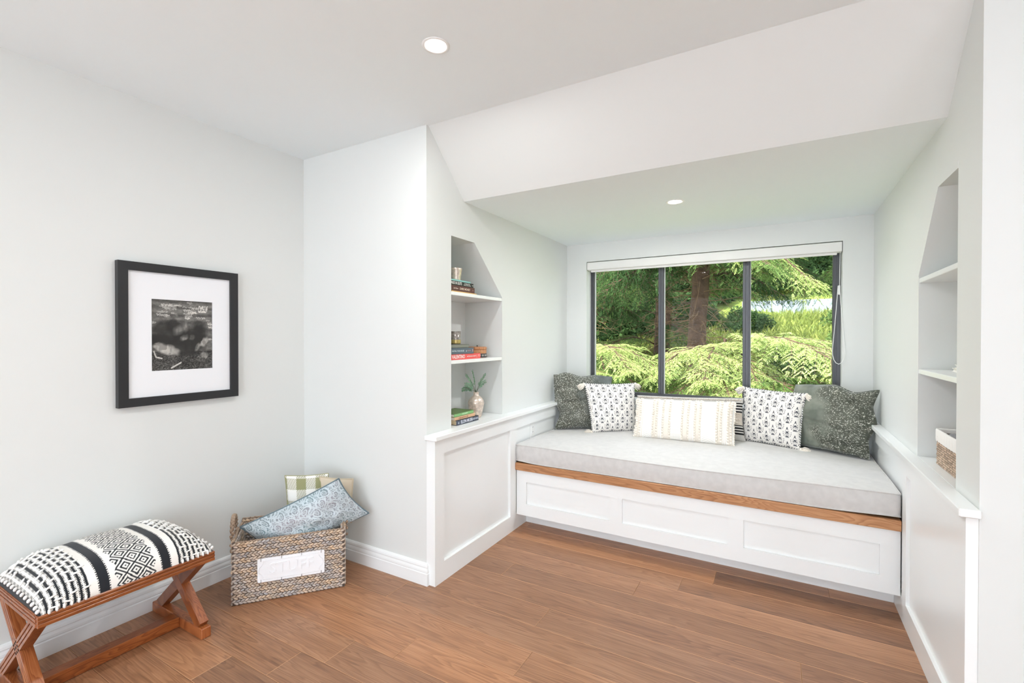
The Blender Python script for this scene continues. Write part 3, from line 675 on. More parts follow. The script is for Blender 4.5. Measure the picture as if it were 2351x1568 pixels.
    bor = [(cxp - wi, czp - hi), (cxp + wi, czp - hi)] + [(cxp + wi, czp - hi + .012)] + arc(cxp + wi - .006, czp, .026, -52, 52, 12) + [(cxp + wi, czp + hi - .012), (cxp + wi, czp + hi), (cxp - wi, czp + hi), (cxp - wi, czp + hi - .012)] + arc(cxp - wi + .006, czp, .026, 128, 232, 12) + [(cxp - wi, czp - hi + .012)]
    mk('border', tube([on(a, b, .003) for a, b in bor], .0017, 5, True), M['enamel'], pl, True)
    o0 = on(cxp, czp, .0036); tv = text('STUFF', .078, [o0, BD * .98, zz, BN], .0028, .0004)
    mk('lettering', tv, M['enamel'], pl)
    for k, u_ in enumerate(np.linspace(pw0 + .016, pw1 - .016, 4)):
        for zt, sg in ((pz1 - .010, 1), (pz0 + .010, -1)):
            mk('wire_tie', tube([on(u_, zt - sg * .003, .002), on(u_, zt, .006), on(u_, zt + sg * .010, .0055), on(u_, zt + sg * .017, -.004)], .0010, 5), M['wire'], pl, True)
            mk('hole', blob(on(u_, zt - sg * .002, .0031), [BD * .0016, zz * .0016, BN * .0004], 8, 4), M['slot'], pl)
storage_basket()
# ---------------------------------------------------------------- cushions
def vnoise(u, v, sx, sy, seed):
    """smooth value noise, u,v in 0..1"""
    r = np.random.default_rng(seed); g = r.random((sx + 2, sy + 2)); x = np.clip(u, 0, .9999) * sx; y = np.clip(v, 0, .9999) * sy; i = x.astype(int); j = y.astype(int); a = x - i; b = y - j
    a = a * a * (3 - 2 * a); b = b * b * (3 - 2 * b); return g[i, j] * (1 - a) * (1 - b) + g[i + 1, j] * a * (1 - b) + g[i, j + 1] * (1 - a) * b + g[i + 1, j + 1] * a * b
class Pillow:
    """puffed cover between four corner points; front faces the room"""
    def __init__(s, bl, br, tl, tr, thick, bow=0.05, wr=0.006, seed=1, po=0.42, ow=0.0):
        s.c = [np.array(q, float) for q in (bl, br, tl, tr)]; s.t = thick; s.bow = bow; s.wr = wr; s.seed = seed; s.po = po; s.ow = ow
        bl, br, tl, tr = s.c; n = np.cross((br - bl) + (tr - tl), (tl - bl) + (tr - br)); s.n = n / np.linalg.norm(n)
        s.w = np.linalg.norm(br - bl + tr - tl) / 2; s.h = np.linalg.norm(tl - bl + tr - br) / 2
    def at(s, u, v, side=1, lift=0.0):
        u = np.asarray(u, float); v = np.asarray(v, float); U = 2 * u - 1; V = 2 * v - 1
        Uo = U * (1 - s.bow * (1 - V ** 2) * np.abs(U) ** 1.5); Vo = V * (1 - s.bow * (1 - U ** 2) * np.abs(V) ** 1.5)
        if s.ow: Uo = Uo + s.ow * (vnoise(u, v, 3, 4, s.seed + 7) - .5) * np.abs(U) ; Vo = Vo + s.ow * (vnoise(u, v, 4, 3, s.seed + 8) - .5) * np.clip(V, 0, 1)
        a = (Uo + 1) / 2; b = (Vo + 1) / 2; bl, br, tl, tr = s.c
        P = bl * ((1 - a) * (1 - b))[..., None] + br * (a * (1 - b))[..., None] + tl * ((1 - a) * b)[..., None] + tr * (a * b)[..., None]
        d = np.clip((1 - U ** 2), 0, 1) ** s.po * np.clip((1 - V ** 2), 0, 1) ** s.po
        wr = s.wr * ((vnoise(u, v, 5, 5, s.seed) - .5) * 2 + (vnoise(u, v, 11, 9, s.seed + 1) - .5)) * np.clip(d * 2, 0, 1) * (1 if side > 0 else .3)
        return P + s.n * ((side * (s.t / 2 * d) + wr + lift)[..., None])
    def mesh(s, nu, nv, colf=None, nb=24):
        u, v = np.meshgrid(np.linspace(0, 1, nu), np.linspace(0, 1, nv), indexing='ij'); F = s.at(u, v).reshape(-1, 3)
        ub, vb = np.meshgrid(np.linspace(0, 1, nb), np.linspace(0, 1, nb), indexing='ij'); B = s.at(ub, vb, -1).reshape(-1, 3)
        V = np.concatenate([F, B]); f = grid_faces(nu, nv) + [[i + nu * nv for i in q] for q in grid_faces(nb, nb, True)]
        uv = np.concatenate([np.stack([u, v], -1).reshape(-1, 2), np.stack([ub, vb], -1).reshape(-1, 2)])
        col = None
        if colf is not None: col = np.concatenate([colf(u, v).reshape(-1, 3), colf(ub, vb).reshape(-1, 3)])
        return (V, f), uv, col
    def outline(s, n=60):
        t = np.linspace(0, 1, n, endpoint=False); z = np.zeros(n); o = np.ones(n)
        u = np.concatenate([t, o, 1 - t, z]); v = np.concatenate([z, t, o, 1 - t]); return s.at(u, v), u, v
    def base(s): return tuple((s.c[0] + s.c[1]) / 2)
# velvet
def velvet(name, base, hi, fleck, seed, rng):
    t = NT(name); vec = t.coord('UV'); 
    sh = t.ramp(t.noise(vec, 3.0, 3, .55), [(.35, rgba(base)), (.68, rgba(hi))])
    mp = t.add('ShaderNodeMapping'); mp.inputs['Rotation'].default_value = (0, 0, rng[1]); mp.inputs['Scale'].default_value = (1.0, rng[2], 1); mp.inputs['Location'].default_value = (seed, seed * .7, 0); dv = t.add('ShaderNodeVectorMath', operation='MULTIPLY_ADD'); t.link(t.noise(vec, 38, 2, .5, 0, 1), dv.inputs[0]); dv.inputs[1].default_value = (.035, .035, 0); t.link(vec, dv.inputs[2]); t.link(dv.outputs[0], mp.inputs[0])
    vo = t.add('ShaderNodeTexVoronoi'); vo.inputs['Scale'].default_value = rng[0]; t.link(mp.outputs[0], vo.inputs['Vector'])
    fl = t.ramp(vo.outputs['Distance'], [(.0, (1, 1, 1, 1)), (.25, (1, 1, 1, 1)), (.36, (0, 0, 0, 1))])
    sel = t.ramp(vo.outputs['Color'], [(.22, (0, 0, 0, 1)), (.26, (1, 1, 1, 1))])
    sx = t.add('ShaderNodeSeparateXYZ'); t.link(vec, sx.inputs[0])
    dn = t.math('ADD', t.noise(vec, 2.6, 2, .5), t.math('MULTIPLY', t.math('SUBTRACT', sx.outputs[0], rng[4]), rng[3]))
    zone = t.ramp(dn, [(.38, (0, 0, 0, 1)), (.56, (1, 1, 1, 1))])
    f = t.math('MULTIPLY', t.math('MULTIPLY', fl, sel), zone)
    c = t.mix(f, t.mix(t.math('MULTIPLY', zone, .62), sh, rgba(fleck[1])), rgba(fleck[0]))
    t.base(c); t.p.inputs['Roughness'].default_value = .7; t.p.inputs['Sheen Weight'].default_value = .55; t.p.inputs['Sheen Roughness'].default_value = .35
    t.p.inputs['Sheen Tint'].default_value = (.9, .93, .92, 1); t.p.inputs['Specular IOR Level'].default_value = .2
    t.bump(t.noise(vec, 9, 3), .35, .01); return t.m
M['velvet_l'] = velvet('velvet_left', (86, 92, 88), (132, 138, 136), ((222, 222, 212), (84, 82, 66)), 3.1, (60, .9, 1.5, -.45, .75))
M['velvet_r'] = velvet('velvet_right', (104, 110, 100), (150, 154, 142), ((216, 216, 204), (52, 52, 40)), 7.7, (52, -.45, 2.0, .75, .5))
def velvet_pillow(P, mat, label, dents):
    e = empty('velvet_cushion', P.base(), label, 'cushion', 'cushions on the window seat')
    (V, f), uv, _ = P.mesh(110, 110, nb=40)
    for (cu, cv, su, sv, ang, dep) in dents:      # soft creases pushed into the cover
        n = 110 * 110; c, s_ = math.cos(ang), math.sin(ang); a = (uv[:n, 0] - cu) * c + (uv[:n, 1] - cv) * s_; b = -(uv[:n, 0] - cu) * s_ + (uv[:n, 1] - cv) * c
        V[:n] -= P.n * (dep * np.exp(-(a / su) ** 2 - (b / sv) ** 2))[:, None]
    mk('cover', (V, f), mat, e, True, uv=uv)
    L, u, v = P.outline(); mk('seam', tube(L, .0035, 6, True), mat, e, True, uv=np.repeat(np.stack([u, v], 1), 6, 0))
velvet_pillow(Pillow((-1.545, 3.42, .588), (-1.20, 3.615, .590), (-1.600, 3.500, 1.022), (-1.207, 3.705, .995), .20, .05, .016, 5, .40, .22), M['velvet_l'], 'dark grey flecked velvet cushion in the left corner of the seat',
              [(.30, .48, .35, .035, .15, .022), (.2, .62, .2, .03, -.5, .012), (.5, .8, .3, .05, .3, .012), (.08, .50, .06, .10, 0, .02)])
velvet_pillow(Pillow((.045, 3.725, .588), (.468, 3.487, .590), (.090, 3.768, .998), (.512, 3.518, 1.004), .20, .05, .016, 9, .40, .20), M['velvet_r'], 'large dark green flecked velvet cushion in the right corner of the seat',
              [(.78, .82, .22, .03, -.9, .020), (.55, .40, .4, .03, -.25, .012), (.8, .14, .25, .03, .1, .020), (.95, .45, .05, .08, 0, .02)])
# block-printed cushions with striped cord and tassels
def motif(a, b):
    """one floral drop; a,b in about -1..1; returns ink mask"""
    m = np.zeros(a.shape, bool)
    y = b + .12; r = np.hypot(a * 1.22, y); th = np.arctan2(y, a * 1.22); R = .50 + .16 * np.clip(np.sin(th), 0, 1) ** 6 - .02 * np.cos(2 * th)
    m |= (np.abs(r - R) < .055) & (np.sin(th * 11) > -.55)
    m |= (np.hypot(a / .09, (b - .76) / .17) < 1) | ((np.abs(a) < .16 - .3 * np.abs(b - .64)) & (np.abs(b - .64) < .05))
    m |= (np.abs(a) < .035) & (b > -.8) & (b < .2)
    for k in (-1, 0, 1): m |= np.hypot((a - k * .15) / .085, (b - .10 + abs(k) * .08) / .15) < 1
    for k in (-1, 1):
        m |= np.hypot((a - k * .22) / .13, (b + .18 - .5 * (k * a - .2)) / .055) < 1
        m |= (np.abs(np.hypot(a - k * .0, b + .05) - .78) < .06) & (np.abs(a) > .42) & (b < .15) & (np.sin(np.arctan2(b, np.abs(a)) * 16) > -.2)
        m |= np.hypot((a - k * .17) / .17, (b + .70 + .25 * (k * a - .17)) / .07) < 1
    m |= (np.abs(a) < .34) & (np.abs(b + .80) < .035) & (np.sin(a * 40) > -.3)
    return m
INK = lin((44, 48, 62)); CRM = lin((238, 234, 228))
def print_col(nx, ny, ph):
    def f(u, v):
        c = np.ones(u.shape + (3,)) * CRM; c *= (.97 + .04 * np.sin(u * 420) * np.sin(v * 420))[..., None]
        x = u * nx + ph; y = v * ny
        for sx, sy in ((0, 0), (.5, .5)):
            X = x - sx; Y = y - sy; a = (X - np.round(X)) / .34; b = (Y - np.round(Y)) / .42; c[motif(a, b)] = INK
        return c
    return f
def tassel(p, d, parent, L=.05, n=26, seed=0, r0=.012):
    rr = np.random.default_rng(seed); d = np.array(d, float); d /= np.linalg.norm(d); a = np.cross(d, (.3, .2, .9)); a /= np.linalg.norm(a); b = np.cross(d, a); P = [blob(np.array(p) + d * .006, [d * .009, a * r0 * .8, b * r0 * .8], 8, 5)]
    for k in range(n):
        t = 2 * math.pi * k / n; rad = r0 * rr.uniform(.2, 1); q = np.array(p) + (a * math.cos(t) + b * math.sin(t)) * rad * .5 + d * .008; o = (a * math.cos(t) + b * math.sin(t)) * rad
        e = q + d * L * rr.uniform(.75, 1.0) + o * .8 + np.array([0, 0, -.004]); P.append(tube([q, (q + e) / 2 + o * .45, e], [.0026, .0034, .0024], 5))
    mk('tassel', join(*P), M['cream'], parent, True)
def cord(P, parent, r=.0052):
    L, u, v = P.outline(110); n = 8; m = len(L); V, F = tube(L, r, n, True); i = np.repeat(np.arange(m), n); k = np.tile(np.arange(n), m)
    st = ((i / 4.6 + k / n * 1.0) % 1) < .5; col = np.where(st[:, None], lin((40, 42, 52)), lin((240, 238, 234))); mk('striped_cord', (V, F), M['vc_fabric'], parent, True, col=col)
def print_pillow(P, nx, ny, ph, label, tass):
    e = empty('block_print_cushion', P.base(), label, 'cushion', 'cushions on the window seat')
    vf, uv, col = P.mesh(250, 250, print_col(nx, ny, ph)); mk('cover', vf, M['vc_fabric'], e, True, col=col); cord(P, e)
    for k, (ci, d) in enumerate(tass): tassel(P.c[ci] + np.array(d) * .0, d, e, seed=k, L=.055, r0=.017, n=34)
print_pillow(Pillow((-1.246, 3.425, .590), (-0.975, 3.640, .590), (-1.330, 3.475, .953), (-1.008, 3.725, .950), .13, .04, .003, 21), 4.4, 3.9, .1, 'white block-printed tasselled cushion in front of left velvet cushion',
             [(0, (-.85, -.35, -.02)), (2, (-.6, -.45, -.45)), (3, (.5, .5, -.6)), (1, (.8, .5, -.03))])
print_pillow(Pillow((-0.230, 3.715, .590), (0.112, 3.560, .590), (-0.226, 3.800, .955), (0.146, 3.640, .945), .13, .04, .003, 23), 4.4, 3.9, .35, 'white block-printed tasselled cushion in front of right velvet cushion',
             [(1, (.95, -.2, -.03)), (3, (.6, -.2, -.7)), (2, (-.75, -.1, -.5)), (0, (-.8, .2, -.02))])
# cream bobble lumbar cushion
def lumbar():
    P = Pillow((-0.930, 3.425, .590), (-0.263, 3.445, .590), (-0.934, 3.520, .856), (-0.262, 3.545, .872), .13, .025, .003, 31, .36)
    e = empty('bobble_lumbar_cushion', P.base(), 'long cream bobble-stripe lumbar cushion in the middle of the seat', 'cushion', 'cushions on the window seat')
    bands = [(.01, .07), (.195, .255), (.30, .39), (.495, .575), (.62, .69), (.83, .89), (.935, .985)]
    tan = lin((230, 222, 211)); wh = lin((243, 241, 237))
    def f(u, v):
        c = np.ones(u.shape + (3,)) * wh
        for a, b in bands: c[(u > a) & (u < b)] = tan
        for a, b in ((.10, .19), (.70, .82)):
            ch = ((v * 22 + np.abs(((u - a) / (b - a)) - .5) * 3) % 1) < .28; c[(u > a) & (u < b) & ch] = lin((226, 222, 215))
        g = (u > .395) & (u < .49); c[g & (((v * 34) % 1 < .3) | ((u * 70) % 1 < .25))] = lin((228, 224, 217))
        for a in (.265, .28, .59, .605, .90, .92, .085): c[np.abs(u - a) < .004] = tan
        return c
    vf, uv, col = P.mesh(260, 120, f); mk('cover', vf, M['vc_fabric'], e, True, col=col)
    rr = np.random.default_rng(6); B = []
    for a, b in bands:
        for x in ((a + .010), (b - .010)):
            for y in np.arange(.03, .99, .062):
                p = P.at(np.array(x), np.array(min(.99, y + (.03 if x > (a + b) / 2 else 0)))); B.append(blob(p + P.n * .004, [(.0085, 0, 0), (0, .0075, 0), (0, 0, .0075)], 7, 5))
    mk('bobbles', join(*B), M['cream'], e, True, kind='stuff')
    Fg = []
    for side, n_ in (('b', 60), ('l', 20), ('r', 20), ('t', 50)):
        for k in range(n_):
            t = (k + .5) / n_
            if side in 'bt' and not any(a - .01 < t < b + .01 for a, b in bands): continue
            u, v = {'b': (t, 0), 't': (t, 1), 'l': (0, t), 'r': (1, t)}[side]; p = P.at(np.array(float(u)), np.array(float(v)))
            q = p + np.array([rr.uniform(-.004, .004), -.005, .005 if side == 'b' else .0]); Fg.append(blob(q, [(.007, 0, 0), (0, .006, 0), (0, 0, .0085)], 6, 4))
    mk('fringe', join(*Fg), M['cream'], e, True, kind='stuff')
    P2 = Pillow((-0.985, 3.665, .590), (-0.205, 3.640, .590), (-0.988, 3.735, .858), (-0.225, 3.722, .884), .11, .04, .004, 37, .40)
    e2 = empty('striped_lumbar_cushion', P2.base(), 'grey textured lumbar cushion with black stripes behind cream bobble cushion', 'cushion', 'cushions on the window seat')
    blk = lin((32, 32, 34)); gr = lin((176, 172, 166))
    def f2(u, v):
        c = np.ones(u.shape + (3,)) * gr; sp = ((np.floor(u * 190) + np.floor(v * 80)) % 2) == 0; c[sp] = lin((214, 211, 206))
        for a, b in ((.14, .36), (.64, .88)):
            m = (v > a) & (v < b); st = ((v - a) / (b - a) * 3.5 % 1) < .6; c[m] = lin((220, 216, 210)); c[m & st] = blk
        c[(v > .36) & (v < .64)] = lin((206, 196, 184)); return c
    vf, uv, col = P2.mesh(220, 120, f2); mk('cover', vf, M['vc_fabric'], e2, True, col=col)
    B = []
    for y in (.40, .48, .56, .62, .94):
        for x in np.arange(.03, .99, .022):
            p = P2.at(np.array(x), np.array(y)); B.append(blob(p + P2.n * .004, [(.008, 0, 0), (0, .006, 0), (0, 0, .006)], 6, 4))
    mk('bobbles', join(*B), plain('beige_yarn', (214, 203, 190), .95), e2, True, kind='stuff')
lumbar()
# cushions in the basket
def damask(u, v):
    """raised scrollwork 0..1"""
    h = np.zeros(u.shape); x = u * 6.6 + .30 * vnoise(u, v, 9, 6, 91); y = v * 3.6 + .30 * vnoise(u, v, 8, 6, 92)
    for (ox, oy, sg, R) in ((0, 0, 1, .62), (.5, .5, -1, .62), (.25, .75, 1, .36), (.75, .25, -1, .36), (.0, .5, 1, .3), (.5, .0, -1, .3), (.25, .25, -1, .26), (.75, .75, 1, .26)):
        a = ((x - ox + .5) % 1 - .5) ; b = ((y - oy + .5) % 1 - .5); r = np.hypot(a, b) / R * 2; th = np.arctan2(b, a) * sg
        sp = np.cos(th * 1 + 9.0 * np.log(r + .12) ); h = np.maximum(h, (sp > .25) * (r < 1))
        h = np.maximum(h, (np.cos(3 * th - 7 * r) > .45) * (r > 1) * (r < 1.5) * .9)
    return h
def basket_cushions():
    P = Pillow((-2.312, 1.524, .125), (-2.011, 1.890, .325), (-2.390, 1.382, .347), (-2.089, 1.748, .545), .20, .075, .009, 41, .62)
    e = empty('damask_cushion', tuple(P.c[0]), 'silvery blue damask velvet cushion poking out of the woven basket', 'cushion', 'cushions in the woven basket')
    def f(u, v):
        h = damask(u, v); n = vnoise(u, v, 6, 4, 3); a = lin((104, 134, 140)) * (1 - n)[..., None] + lin((148, 142, 150)) * n[..., None]; b = lin((196, 210, 216)) * (1 - n)[..., None] + lin((190, 198, 202)) * n[..., None]
        return a * (1 - h)[..., None] + b * h[..., None]
    (V, F_), uv, col = P.mesh(400, 220, f, 130); n = 400 * 220; V[:n] += P.n * (.0014 * damask(uv[:n, 0], uv[:n, 1]))[:, None]
    mk('cover', (V, F_), vcol('damask', .38, .7, spec=.6), e, True, col=col)
    L, u, v = P.outline(80); mk('piping', tube(L + P.n * .002, .0042, 6, True), plain('slate_piping', (92, 112, 120), .6, sheen=.4), e, True)
    Q = Pillow((-2.372, 1.635, .270), (-2.236, 1.800, .262), (-2.380, 1.626, .549), (-2.234, 1.797, .540), .085, .05, .003, 43)
    e = empty('plaid_cushion', Q.base(), 'small sage green and white plaid cushion standing in the basket', 'cushion', 'cushions in the woven basket')
    def g(u, v):
        x = ((u * 2.25 + .42) % 1) < .5; y = ((v * 2.3 + .30) % 1) < .5; ink = lin((152, 152, 112)); wh = lin((236, 234, 228)); tw = ((u * 26 + v * 30) % 1) < .5
        c = np.where((x & y)[..., None], ink * .92, np.where((~x & ~y)[..., None], wh, np.where(tw[..., None], lin((140, 138, 104)), wh))); return c
    vf, uv, col = Q.mesh(200, 200, g); mk('cover', vf, M['vc_fabric'], e, True, col=col)
    L, u, v = Q.outline(40); mk('seam', tube(L, .003, 6, True), plain('sage_cord', (160, 158, 122), .9), e, True)
    S = Pillow((-2.245, 1.760, .262), (-2.128, 1.868, .256), (-2.250, 1.752, .530), (-2.118, 1.872, .505), .06, .05, .003, 45)
    e = empty('beige_cushion', S.base(), 'beige linen cushion mostly hidden behind the blue damask cushion', 'cushion', 'cushions in the woven basket')
    vf, uv, col = S.mesh(40, 40); mk('cover', vf, plain('beige_linen', (206, 192, 170), .95, bump=(500, .3, .001)), e, True)
    L, u, v = S.outline(30); mk('piping', tube(L, .0045, 6, True), plain('beige_piping', (196, 182, 158), .95), e, True)
basket_cushions()
# ---------------------------------------------------------------- left niche: books and small things
def book(x0, x1, y0, y1, z0, z1, cover, spine, label, titles=(), pages=(236, 226, 204), end=False, group='books in the left wall niche'):
    """lying book, spine on the +x face, text running along +y"""
    e = empty('book', ((x0 + x1) / 2, (y0 + y1) / 2, z0), label, 'book', group); t = min(.0025, (z1 - z0) * .18)
    cm = plain('book_cover', cover, .45); sm = plain('book_spine', spine, .45) if spine != cover else cm
    mk('cover', join(box(x0, x1, y0, y1, z0, z0 + t, .0006), box(x0, x1, y0, y1, z1 - t, z1, .0006)), cm, e)
    sp = mk('spine', box(x1 - .004, x1, y0, y1, z0 + t * .2, z1 - t * .2, .0015), sm, e)
    mk('pages', box(x0 + .004, x1 - .004, y0 + .004, y1 - .004, z0 + t, z1 - t), plain('paper', pages, .9), e)
    for (s, yc, sz, c, sx) in titles:
        tv = text(s, sz, [(x1 + .0004, yc, (z0 + z1) / 2), (0, sx, 0), (0, 0, 1), (1, 0, 0)], 0, sz * .018); mk('title', tv, plain('ink', c, .5), sp)
    return e
S = -1.665; WHT = (238, 236, 230)
book(-1.86, S + .006, 2.195, 2.453, 1.580, 1.5895, (226, 188, 118), (226, 188, 118), 'thin orange book at the bottom of the upper shelf stack')
book(-1.84, S, 2.185, 2.439, 1.590, 1.624, (92, 52, 46), (92, 52, 46), 'brown DARK MONEY book lying under the black book', [('DARK MONEY', 2.335, .0175, (232, 214, 196), .95), ('Jane Mayer', 2.243, .0115, (222, 204, 190), .9), ('A', 2.418, .010, (214, 180, 160), 1)])
book(-1.83, S, 2.18, 2.425, 1.6245, 1.6495, (38, 48, 44), (28, 34, 32), 'black SNAKES IN SUITS book on the brown book', [('SNAKES IN SUITS', 2.237, .0225, WHT, .76), ('Paul Babiak, Ph.D.\nRobert D. Hare, Ph.D.', 2.358, .0085, WHT, .95), ('HB', 2.414, .008, WHT, 1)])
book(-1.81, S - .004, 2.19, 2.401, 1.650, 1.6595, (150, 206, 200), (150, 206, 200), 'thin turquoise book on top of the upper stack')
M['pewter'] = plain('mercury_glass', (224, 208, 194), .28, .45, var=.22, vscale=60)
def cup():
    c = (-1.725, 2.320, 1.6605); e = empty('ribbed_cup', c, 'rose-silver ribbed tumbler on the turquoise book', 'cup')
    pr = [(.026, 0)] + [(.028 + .0115 * k / 9 + (.0012 if k % 2 else 0), .003 + .072 * k / 9) for k in range(10)] + [(.037, .077), (.036, .070), (.026, .008)]
    mk('body', lathe(pr, c, 40, 20, .02), M['pewter'], e, True)
cup()
book(-1.86, S, 2.16, 2.505, 1.183, 1.2155, (226, 92, 88), (230, 88, 86), 'red VALENTINO book at the bottom of the lower shelf stack', [('VALENTINO', 2.268, .0295, WHT, .80), ('MATTEO MARIA MORETTI', 2.405, .0105, WHT, .80), ('|', 2.463, .02, WHT, 1), ('Y', 2.485, .02, WHT, 1)])
book(-1.84, S + .002, 2.15, 2.426, 1.216, 1.253, (84, 96, 106), (92, 104, 116), 'slate blue book lying on the red book', [('DIGITAL YOUR HOUSE', 2.262, .0125, (206, 222, 226), .95), ('o', 2.346, .018, (206, 222, 226), 1), ('SPECTOR', 2.374, .0085, (206, 150, 146), 1), ('3', 2.412, .02, (236, 170, 170), 1)])
book(-1.82, S, 2.16, 2.374, 1.2535, 1.2745, (74, 78, 74), (128, 130, 120), 'thin grey book on top of the lower stack')
def candle():
    c = (-1.735, 2.330, 1.275); e = empty('candle_glass', c, 'smoky mercury glass candle holder on the grey book', 'candle holder')
    mk('glass_body', lathe([(.031, 0), (.033, .002), (.033, .078), (.0315, .078), (.0315, .026), (.001, .026)], c, 40), plain('smoky_glass', (152, 144, 138), .25, .3, var=.35, vscale=70), e, True)
    mk('gold_band', lathe([(.0335, .002), (.0338, .004), (.0338, .024), (.0335, .026)], c, 40), plain('gold_foil', (196, 172, 110), .3, .5), e, True)
candle()
def small_glass():
    c = (-1.735, 2.245, 1.275); mk('green_glass', lathe([(.022, 0), (.024, .002), (.024, .040), (.0225, .040), (.0225, .004), (.001, .004)], c, 28), plain('pale_green_glass', (206, 226, 200), .2), None, True, label='pale green glass votive beside the smoky candle holder', cat='candle holder')
small_glass()
def trinket():
    c = (-1.755, 2.600, 1.183); e = empty('trinket_box', c, 'round carved wooden lidded box behind the red book', 'box'); wd = wood('box_wood', (124, 74, 42), (176, 118, 74), (204, 150, 104), (0, 0, 1), .4, 3, False)
    mk('body', lathe([(.058, 0), (.062, .003), (.062, .050), (.061, .051)], c, 48), wd, e, True)
    ld = mk('lid', lathe([(.063, .052), (.064, .054), (.064, .068), (.060, .071), (.001, .072)], c, 48), wd, e, True)
    mk('knob', blob(np.array(c) + (0, 0, .076), [(.004, 0, 0), (0, .004, 0), (0, 0, .005)], 8, 5), M['slot'], ld, True)
    b = mk('carved_band', lathe([(.0628, .002), (.0632, .004), (.0632, .025), (.0628, .027)], c, 48), plain('dark_band', (62, 60, 62), .5), e, True)
    R = []
    for k in range(18):
        a = 2 * math.pi * k / 18; n = np.array((math.cos(a), math.sin(a), 0)); t = np.array((-n[1], n[0], 0)); p = np.array(c) + n * .0633 + np.array((0, 0, .0145))
        R += [blob(p + t * .004 * s, [t * .0022 + np.array((0, 0, .006)) * .3, np.array((0, 0, .007)), n * .0005], 6, 4) for s in (-1, 1)]
    mk('inlay', join(*R), plain('bone_inlay', (224, 220, 210), .5), b)
trinket()
E1_ = book(-1.80, -1.645, 2.222, 2.453, 0.797, 0.8265, (36, 38, 44), (70, 76, 92), 'dark ELON MUSK book at the bottom of the ledge stack', [('ELON MUSK', 2.325, .0275, (226, 230, 240), .80), ('ASHLEE VANCE', 2.413, .0135, (214, 220, 232), .72), ('o', 2.242, .022, (206, 214, 226), 1)], (226, 204, 168))
book(-1.79, -1.652, 2.212, 2.425, 0.827, 0.8455, (224, 190, 156), (222, 178, 140), 'peach book in the middle of the ledge stack', [('A BRIEF HISTORY OF TIME', 2.30, .0105, (120, 70, 46), .8)], (232, 224, 214))
book(-1.80, -1.655, 2.212, 2.412, 0.846, 0.8655, (96, 124, 66), (132, 184, 120), 'green patterned book on top of the ledge stack', [('THE GARDEN', 2.32, .0105, (214, 236, 206), .9)], (226, 222, 212))
def vase():
    c = (-1.722, 2.538, .797); e = empty('ribbed_vase', c, 'champagne mercury glass ribbed vase on the left ledge', 'vase')
    pr = [(.030, 0), (.034, .003), (.040, .030), (.047, .060), (.0515, .084), (.052, .094), (.0495, .106), (.042, .120), (.030, .132), (.021, .139), (.0175, .144), (.0175, .158), (.019, .163), (.0165, .163), (.014, .150)]
    mk('body', lathe(pr, c, 96, 32, .014), M['pewter'], e, True)
    mk('shoulder_rings', join(*[tube([(c[0] + r * math.cos(a), c[1] + r * math.sin(a), c[2] + z) for a in np.linspace(0, 2 * math.pi, 40, endpoint=False)], .0012, 5, True) for r, z in ((.0522, .088), (.0505, .102), (.0522, .094))]), M['pewter'], e, True)
    s = empty('leafy_sprig', (c[0], c[1], c[2] + .15), 'grey-green fern-leaf sprig standing in the ribbed vase', 'plant')
    lm = plain('sage_leaf', (112, 146, 118), .6, var=.25, vscale=40); st = plain('sprig_stem', (92, 104, 76), .7)
    rr = np.random.default_rng(8); top = np.array((c[0], c[1], c[2] + .16))
    stems = [((-1.735, 2.515, 1.095), .02), ((-1.70, 2.615, 1.070), -.01), ((-1.735, 2.672, 1.018), -.02), ((-1.72, 2.415, 1.020), .03), ((-1.75, 2.425, .985), .02), ((-1.74, 2.45, 1.075), .02)]
    for tip, bend in stems:
        tip = np.array(tip); mid = (top + tip) / 2 + np.array((0, 0, .025)); T_ = np.linspace(0, 1, 14)[:, None]; path = (1 - T_) ** 2 * top + 2 * T_ * (1 - T_) * mid + T_ ** 2 * tip
        sg = mk('stem', tube(path, np.linspace(.0016, .0007, 14), 5), st, s, True); L = []
        for k in range(4, 14):
            d = path[k] - path[k - 1]; d /= np.linalg.norm(d); side = np.cross(d, (.9, .3, .1)); side /= np.linalg.norm(side); nrm = np.cross(d, side)
            for sgn in (-1, 1):
                ln = .024 * (1 - .4 * (k / 14)) * rr.uniform(.8, 1.2); a = side * sgn * .85 + d * .5 + nrm * rr.uniform(-.2, .2); a /= np.linalg.norm(a); w = np.cross(nrm, a) * ln * .36
                p = path[k]; V = [p, p + a * ln * .5 + w + nrm * .0008, p + a * ln, p + a * ln * .5 - w + nrm * .0008, p + a * ln * .5 - nrm * .0012]; L.append((np.array(V), [[0, 1, 2], [0, 2, 3], [0, 4, 1], [1, 4, 2], [2, 4, 3], [3, 4, 0]]))
        mk('leaflets', join(*L), lm, s, False)
vase()
